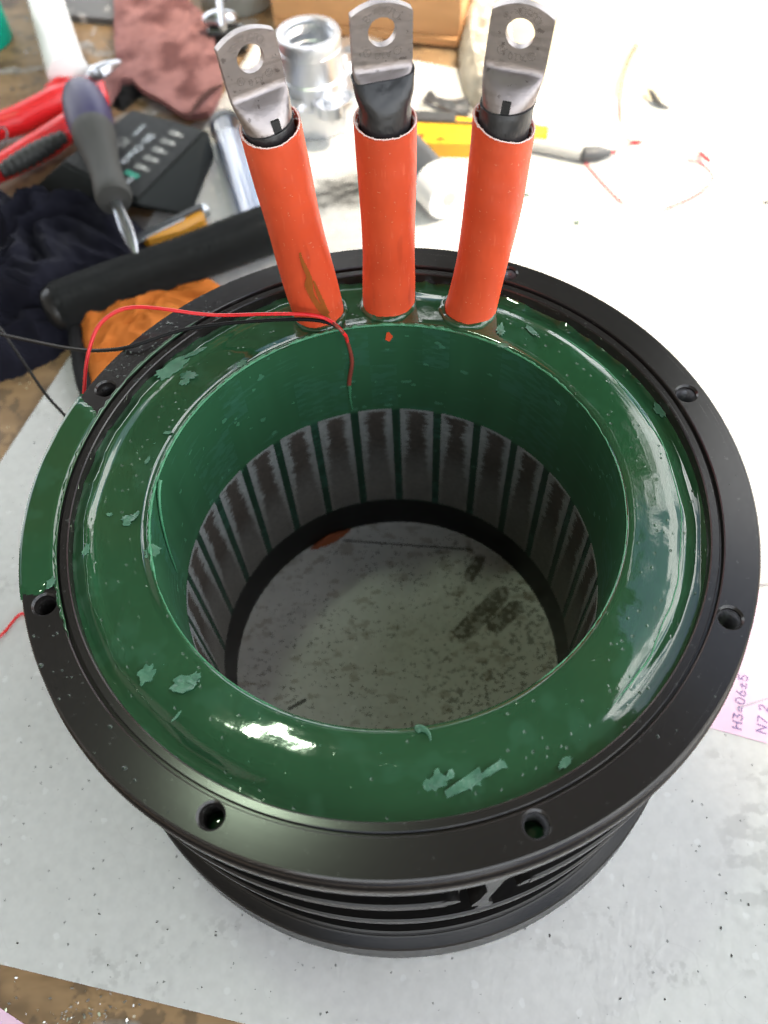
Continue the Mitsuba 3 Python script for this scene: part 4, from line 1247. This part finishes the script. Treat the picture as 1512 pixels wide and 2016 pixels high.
put('cardboard_box__side', cardbox((0, 0, 0.2), (CL, 3.5, 130)), 'mat_card', 30)
put('cardboard_box__side', cardbox((0, 140, 0.2), (CL, 143.5, 130)), 'mat_card', 30)
put('cardboard_box__side', cardbox((-0.3, 3.7, 0.2), (3.2, 139.8, 130)), 'mat_card', 30)
put('cardboard_box__side', cardbox((CL - 3.2, 3.7, 0.2), (CL + 0.3, 139.8, 130)), 'mat_card', 30)
put('cardboard_box__bottom', cardbox((3.4, 3.7, 0.3), (CL - 3.4, 139.8, 3)), 'mat_card', 30)
put('cardboard_box__flap', cardbox((2, -4.2, 0.3), (CL - 1, -0.3, 7)), 'mat_card', 30)
say('cardboard_box', 'tan cardboard box at the back, behind the middle cable lug', 'box')

# two machined aluminium hubs
hx, hy = -30.0, 440.0
low = lathe([(12, 0.2), (25, 0.2), (26, 1), (26, 23), (12, 23)], 96)
low = low + m3.Manifold.cylinder(23, 12, 12, 48).translate([16, -8, 0.2]) - m3.Manifold.cylinder(20, 9, 9, 40).translate([30, -14, -1])
put('aluminium_hub__body', low.translate([hx, hy, 0]), 'mat_aluminium', 30)
fl = m3.Manifold.cylinder(7, 33, 33, 96)
for a in (50, 170, 290):
    x, y = 33 * math.cos(math.radians(a)), 33 * math.sin(math.radians(a))
    fl = fl + m3.Manifold.cylinder(9, 9, 9, 40).translate([x, y, 0]) + m3.Manifold.cylinder(13, 4.2, 4.2, 6).translate([x, y, 0])
for a in (20, 80, 140, 200, 260, 320):
    x, y = 29 * math.cos(math.radians(a)), 29 * math.sin(math.radians(a))
    fl = fl - m3.Manifold.cylinder(8, 3.4, 3.4, 28).translate([x, y, -0.5])
    fl = fl - m3.Manifold.cylinder(6, 6.5, 6.5, 28).translate([x * 1.05, y * 1.05, 3.5])
fl = fl - m3.Manifold.cylinder(9, 12, 12, 48).translate([0, 0, -1])
put('aluminium_hub__flange', fl.translate([hx, hy, 23.2]), 'mat_aluminium', 30)
top_ = lathe([(15.5, 30.4), (24.5, 30.4), (24.5, 38), (23, 39), (23, 57), (22.4, 57.4), (22.4, 58.4), (23, 58.8), (23, 64.5), (22, 66.5), (18, 66.5), (17, 65), (17, 62), (16.4, 61.5), (17, 61), (17, 60), (16.4, 59.5), (17, 59), (17, 58), (16.4, 57.5), (16.4, 52), (15.5, 51.5)], 96)
put('aluminium_hub__collar', top_.translate([hx, hy, 0]), 'mat_aluminium', 30)
say('aluminium_hub', 'bright machined aluminium hub with an open bored collar, between the left and middle cables', 'machine part')
hx2, hy2 = 4.0, 478.0
m = lathe([(13, 0.2), (27, 0.2), (27, 26), (25, 28), (13, 28)], 96)
for a in (190, 250, 310):
    x, y = 27 * math.cos(math.radians(a)), 27 * math.sin(math.radians(a))
    m = m + m3.Manifold.cylinder(20, 9, 9, 40).translate([x, y, 0.2]) - m3.Manifold.cylinder(30, 3.6, 3.6, 28).translate([x, y, 8])
put('aluminium_hub_001', m.translate([hx2, hy2, 0]), 'mat_aluminium', 30)
say('aluminium_hub_001', 'second aluminium part half hidden behind the middle cable lug, right of the hub', 'machine part')

# clear plastic tube with a dark rim
ca, cb = np.array((-96.1, 418.0, 13.0)), np.array((-69.3, 293.2, 13.0))
n = 16
pth = ca + (cb - ca) * np.linspace(0, 1, n)[:, None]
ct = tube(pth, 12.0, 36)
ct = trimesh.Trimesh(ct.vertices, ct.faces[:-72], process=False)
put('clear_tube__wall', ct, 'mat_clear', 40)
dirn = (cb - ca) / np.linalg.norm(cb - ca)
put('clear_tube__liner', tube(pth + [0, 0, -3], 8.5, 20, 0.6), 'mat_milky', 40)
put('clear_tube__rim', tube([ca - dirn * 3, ca - dirn * 2.6, ca + dirn * 2.6, ca + dirn * 3], [12.2, 12.9, 12.9, 12.2], 40), 'mat_charcoal', 40)
say('clear_tube', 'clear plastic tube with a dark end, just left of the left orange cable', 'tube')

# ------------------------------------------------------------------ things on the bench, right side
# yellow utility knife
ya, yb = np.array((31.5, 406.4, 0.1)), np.array((134.1, 386.9, 0.1))
yx = (yb - ya) / np.linalg.norm(yb - ya)
yy = np.cross([0, 0, 1], yx)
YL = np.linalg.norm(yb - ya)
m = extr(sg.Polygon([(-5, -16), (YL * 0.55, -14), (YL * 0.9, -4), (YL, 2), (YL, 7), (YL * 0.6, 13), (-5, 16)]).buffer(2.0), 11)
put('utility_knife__body', place(m, ya, yx, yy), 'mat_yellow', 30)
m = extr(sg.box(-5, 6.8, YL * 0.62, 8.6), 2)
put('utility_knife__groove', place(m, ya + [0, 0, 10.2], yx, yy), 'mat_grip_grey')
m = extr(sg.box(8, 9.2, 38, 17.5).buffer(1.0), 5)
put('utility_knife__grip', place(m, ya + [0, 0, 8], yx, yy), 'mat_charcoal', 30)
for q in range(2):
    m = extr(blob_poly(rng, 2.6, 14, 0.5), 0.3)
    put('utility_knife__rust_spot', place(m, ya + [0, 0, 10.9] + yx * (16 + 14 * q) - yy * (9 + 3 * q), yx, yy), 'mat_glue_run')
say('utility_knife', 'yellow utility knife with a black grip, between the middle and right orange cables', 'knife')

# pen with a dark cap
pa, pb, pc_, pd = (np.array(q) for q in ((105.0, 394.0, 5.0), (158.2, 369.1, 5.0), (159.5, 368.4, 5.0), (180.3, 369.8, 4.0)))
put('scriber_pen__barrel', tube([pa, pa + (pb - pa) * 0.3, pa + (pb - pa) * 0.97, pb], [4.0, 4.4, 4.4, 3.4], 24), 'mat_grey_translucent', 40)
put('scriber_pen__cap', tube([pb, pc_, pc_ + (pd - pc_) * 0.5, pc_ + (pd - pc_) * 0.9, pd], [4.4, 5.2, 4.6, 2.2, 1.0], 24), 'mat_charcoal', 40)
put('scriber_pen__tip', m3.Manifold.sphere(1.8, 16).scale([1.6, 1, 0.8]).translate([float(a) for a in pd]), 'mat_wire_red', True)
say('scriber_pen', 'grey pen with a dark cap and red tip, right of the right orange cable', 'pen')

# glue tube with a white cap
ga, gb_ = np.array((30.3, 375.8, 15.0)), np.array((57.3, 315.6, 16.0))
gx = (gb_ - ga) / np.linalg.norm(gb_ - ga)
GL = np.linalg.norm(gb_ - ga)
gpth = lambda a: ga + gx * a
put('glue_tube__body', tube([gpth(-30), gpth(0), gpth(GL - 22)], [14, 14, 14], 36), 'mat_charcoal', 40)
sd = np.cross(gx, [0, 0, 1.0])
sd /= np.linalg.norm(sd)
put('glue_tube__blue_stripe', tube([gpth(-20) + sd * 11.5 + [0, 0, 6.5], gpth(GL - 24) + sd * 11.5 + [0, 0, 6.5]], [2.6, 2.6], 12, 0.5), 'mat_blue', 40)
put('glue_tube__cap', tube([gpth(GL - 21.8), gpth(GL - 21), gpth(GL - 2), gpth(GL - 0.4), gpth(GL)], [14.8, 15.8, 15.8, 15.0, 12.5], 40), 'mat_white', 40)
put('glue_tube__cap_recess', tube([gpth(GL - 3), gpth(GL + 0.25)], [5.4, 5.4], 24), 'mat_grey_translucent', 40)
say('glue_tube', 'dark tube with a round white cap facing the camera, between the middle and right cables', 'tube')

# beige fleece cloth, paper and black scraps
fl_ = [(100.6, 600.4), (92.1, 552.1), (86.7, 514.3), (84.0, 478.3), (86.4, 450.4), (92.9, 429.8), (108.5, 431.1), (125.2, 480.2), (132.7, 546.7), (136.6, 621.5), (108.9, 634.3)]
put('fleece_cloth', heap(fl_, 22, 0, 1.3, 8, 33, 0.4, 16, 0.5), 'mat_beige', True)
say('fleece_cloth', 'fuzzy cream fleece cloth behind the right cable lug', 'cloth')
gs = [(50.2, 449.5), (55.6, 456.9), (88.4, 440.8), (88.3, 426.4), (47.3, 432.7)]
put('film_scrap', sheet(gs, lambda x, y: 0.4 + 2.0 * meshkit.fbm(np.stack([x / 14, y / 14, x * 0], -1), 2, 3), 0.4, 3), 'mat_grey_translucent', 40)
say('film_scrap', 'piece of pale grey film lying beside the yellow knife', 'scrap')
bs = [(50.2, 448.7), (58.1, 458.5), (62.4, 446.5), (84.6, 443.1), (86.3, 425.2), (72.3, 429.5), (60.3, 440.1)]
put('tape_scrap', sheet(bs, lambda x, y: 3.6 + 5.0 * meshkit.fbm(np.stack([x / 10, y / 10, x * 0], -1), 2, 6), 0.6, 2.5), 'mat_charcoal', 40)
say('tape_scrap', 'curled scrap of black tape above the yellow knife', 'scrap')

# wire offcuts
WR = [('red wire offcut below the pen, running to the right', [(158.5, 368.2, 2.0), (163.1, 355.1, 1.0), (169.9, 335.4, 0.8), (177.2, 318.1, 0.8)], 0.55, 'mat_wire_red'),
      ('long red wire offcut curled at the right', [(232.7, 359.3, 1.0), (237.8, 350.3, 4.0), (240.6, 339.2, 6.0), (240.7, 330.2, 6.0), (234.0, 322.7, 4.0), (219.5, 315.2, 1.5), (203.4, 308.3, 0.8)], 0.6, 'mat_wire_red'),
      ('bent copper wire offcut lying at the far back right', [(228.0, 505.1, 4.0), (217.5, 484.0, 5.0), (205.7, 456.2, 4.0), (199.7, 433.2, 2.0), (195.1, 410.7, 1.0)], 0.6, 'mat_glue_run'),
      ('thin grey strand from the pen tip to a red wire end', [(182.5, 374.9, 2.0), (188.8, 376.2, 3.0), (196.3, 381.1, 2.0), (192.5, 393.4, 1.0)], 0.35, 'mat_charcoal')]
for t, pts, r, mt in WR:
    k = put('wire_offcut', tube(spline(pts, 40), r, 8), mt, True)
    say(k, t, 'wire')
RB = [('short red wire end near the pen tip', (196.5, 383.0, 1.5), (205.0, 383.2, 1.5)), ('short red wire end lying over the curled red wire', (241.8, 366.2, 2.0), (244.7, 350.4, 5.0)), ('short red wire end at the far back right', (228.2, 506.9, 3.0), (222.3, 493.9, 4.0))]
for t, a, b in RB:
    a, b = np.array(a), np.array(b)
    k = put('wire_end', tube([a, a + (b - a) * 0.2, a + (b - a) * 0.8, b], [0.5, 1.4, 1.4, 0.6], 10), 'mat_wire_red', True)
    say(k, t, 'wire')
k = put('dark_strip', tube(spline([(223.9, 446.4, 2.0), (224.7, 434.8, 4.0), (226.9, 426.9, 3.0), (234.8, 422.7, 1.0)], 24), 2.6 * np.sin(np.linspace(0.3, 2.9, 24)), 10, 0.5), 'mat_grip_grey', True)
say(k, 'dark curled strip at the back right edge of the board', 'scrap')
crumbs = [('green resin crumb right of the right cable', (113.1, 334.3, 0.1)), ('lower green resin crumb right of the right cable', (142.5, 301.6, 0.1)), ('grey crumb at the right edge of the picture', (272.8, 308.5, 0.1))]
for t, c in crumbs:
    m = m3.Manifold.sphere(1.6, 12).scale([1.5, 0.8, 0.5]).translate([c[0], c[1], 0.7])
    k = put('resin_crumb', m, 'mat_resin_film' if 'green' in t else 'mat_grip_grey', True)
    say(k, t, 'crumb')
k = put('grey_stick', tube([np.array((181.1, 25.8, 1.4)), np.array((202.9, 22.9, 1.4))], [1.3, 1.3], 12), 'mat_grey_translucent', 40)
say(k, 'thin grey stick at the right edge beside the flange', 'stick')

# pink notes
pk = [(135.5, -42.9), (172.5, -57.1), (205.8, 15.0), (164.1, 26.7)]
m = sheet(pk, lambda x, y: 0.15 + 0.5 * meshkit.fbm(np.stack([x / 20, y / 20, x * 0], -1), 2, 2), 0.2, 6)
put('pink_note__paper', m, 'mat_pink', 40)
d_ = np.array((172.8, 7.6, 0.9)) - np.array((150.4, -45.7, 0.9))
ux = d_ / np.linalg.norm(d_)
uy = np.cross([0, 0, 1], ux)
for text, o, h in (('H3=06±5', (152.4, -47.2, 0.9), 4.8), ('N7 2', (162.8, -49.8, 0.9), 5.0)):
    m = meshkit.text_mesh(text, h, 0.12)
    m.apply_transform(trimesh.transformations.scale_matrix(0.92))
    put('pink_note__handwriting', place(m, np.array(o), ux, uy), 'mat_ink' if h > 5.2 else 'mat_ink')
m = trimesh.creation.box((16, 0.9, 0.12))
put('pink_note__pen_stroke', place(m, np.array((161.4, -34.7, 0.9)), np.array((168.9, -32.3, 0.9)) - np.array((154.7, -35.6, 0.9)), ux), 'mat_pale_ink')
say('pink_note', 'pink paper with violet handwriting sticking out under the right side of the flange', 'paper')
pk = [(-175.4, -132.3), (-166.9, -134.4), (-153.5, -142.1), (-151.3, -154.8), (-175.1, -153.4)]
m = extr(pk, 0.3)
m.apply_translation([0, 0, -1.9])
put('pink_note_001', m, 'mat_pink')
say('pink_note_001', 'pink paper corner on the bench at the lower left corner of the picture', 'paper')

# orange scrap seen through the bore
m = heap([(-40.4, 63.3), (-32.8, 71.9), (-19.3, 73.9), (-24.3, 69.4), (-32.9, 64.8)], 3, 0, 1.0, 3, 4, 0.4, 10)
put('orange_scrap', m, 'mat_dull_orange', True)
say('orange_scrap', 'small orange scrap on the board inside the bore', 'scrap')

# glittering swarf on the bench and dust on the board
rng = np.random.default_rng(77)


def chips(areas, size, z, lift):
    out = []
    for cx_, cy_, sx_, sy_, N_ in areas:
        for q in range(N_):
            x, y = cx_ + rng.normal() * sx_, cy_ + rng.normal() * sy_
            s = size * rng.uniform(0.5, 1.7)
            poly = blob_poly(rng, s, 6, 0.4, 0.6)
            m = extr(poly, s * 0.25)
            m.apply_transform(trimesh.transformations.euler_matrix(rng.normal() * 0.35, rng.normal() * 0.35, rng.uniform(0, 6.28)))
            m.apply_translation([x, y, z + lift * rng.random()])
            out.append(m)
    return cat(*out)


def at_(p):
    return p[0], p[1]


ar = [(*at_((-135.6, -136.6, 0.0)), 14, 5, 26), (*at_((-129.1, -140.4, 0.0)), 10, 4, 30), (*at_((-117.4, -137.7, 0.0)), 20, 5, 18), (*at_((-150.4, -131.3, 0.0)), 16, 7, 10)]
put('metal_swarf', chips(ar, 0.5, -1.6, 0.4), 'mat_chip')
say('metal_swarf', 'glittering metal swarf on the bench edge at the lower left', kind='stuff')
ar = [(*at_((-265.1, 529.6, 0.0)), 20, 40, 22), (*at_((-212.2, 576.6, 0.0)), 16, 30, 22), (*at_((-236.6, 359.3, 0.0)), 20, 14, 8), (*at_((-263.6, 472.8, 0.0)), 14, 14, 12), (*at_((-151.9, 476.3, 0.0)), 6, 5, 14)]
put('metal_swarf_001', chips(ar, 1.3, -1.4, 0.6), 'mat_chip')
say('metal_swarf_001', 'bright metal chips scattered on the bench at the back left', kind='stuff')
ar = [(-60, -130, 90, 22, 60), (150, -120, 40, 40, 40), (-200, 20, 25, 60, 25), (220, 150, 60, 80, 12)]
put('board_crumbs', chips(ar, 0.42, 0.1, 0.1), 'mat_grip_grey')
say('board_crumbs', 'dark crumbs and grit scattered over the grey board', kind='stuff')
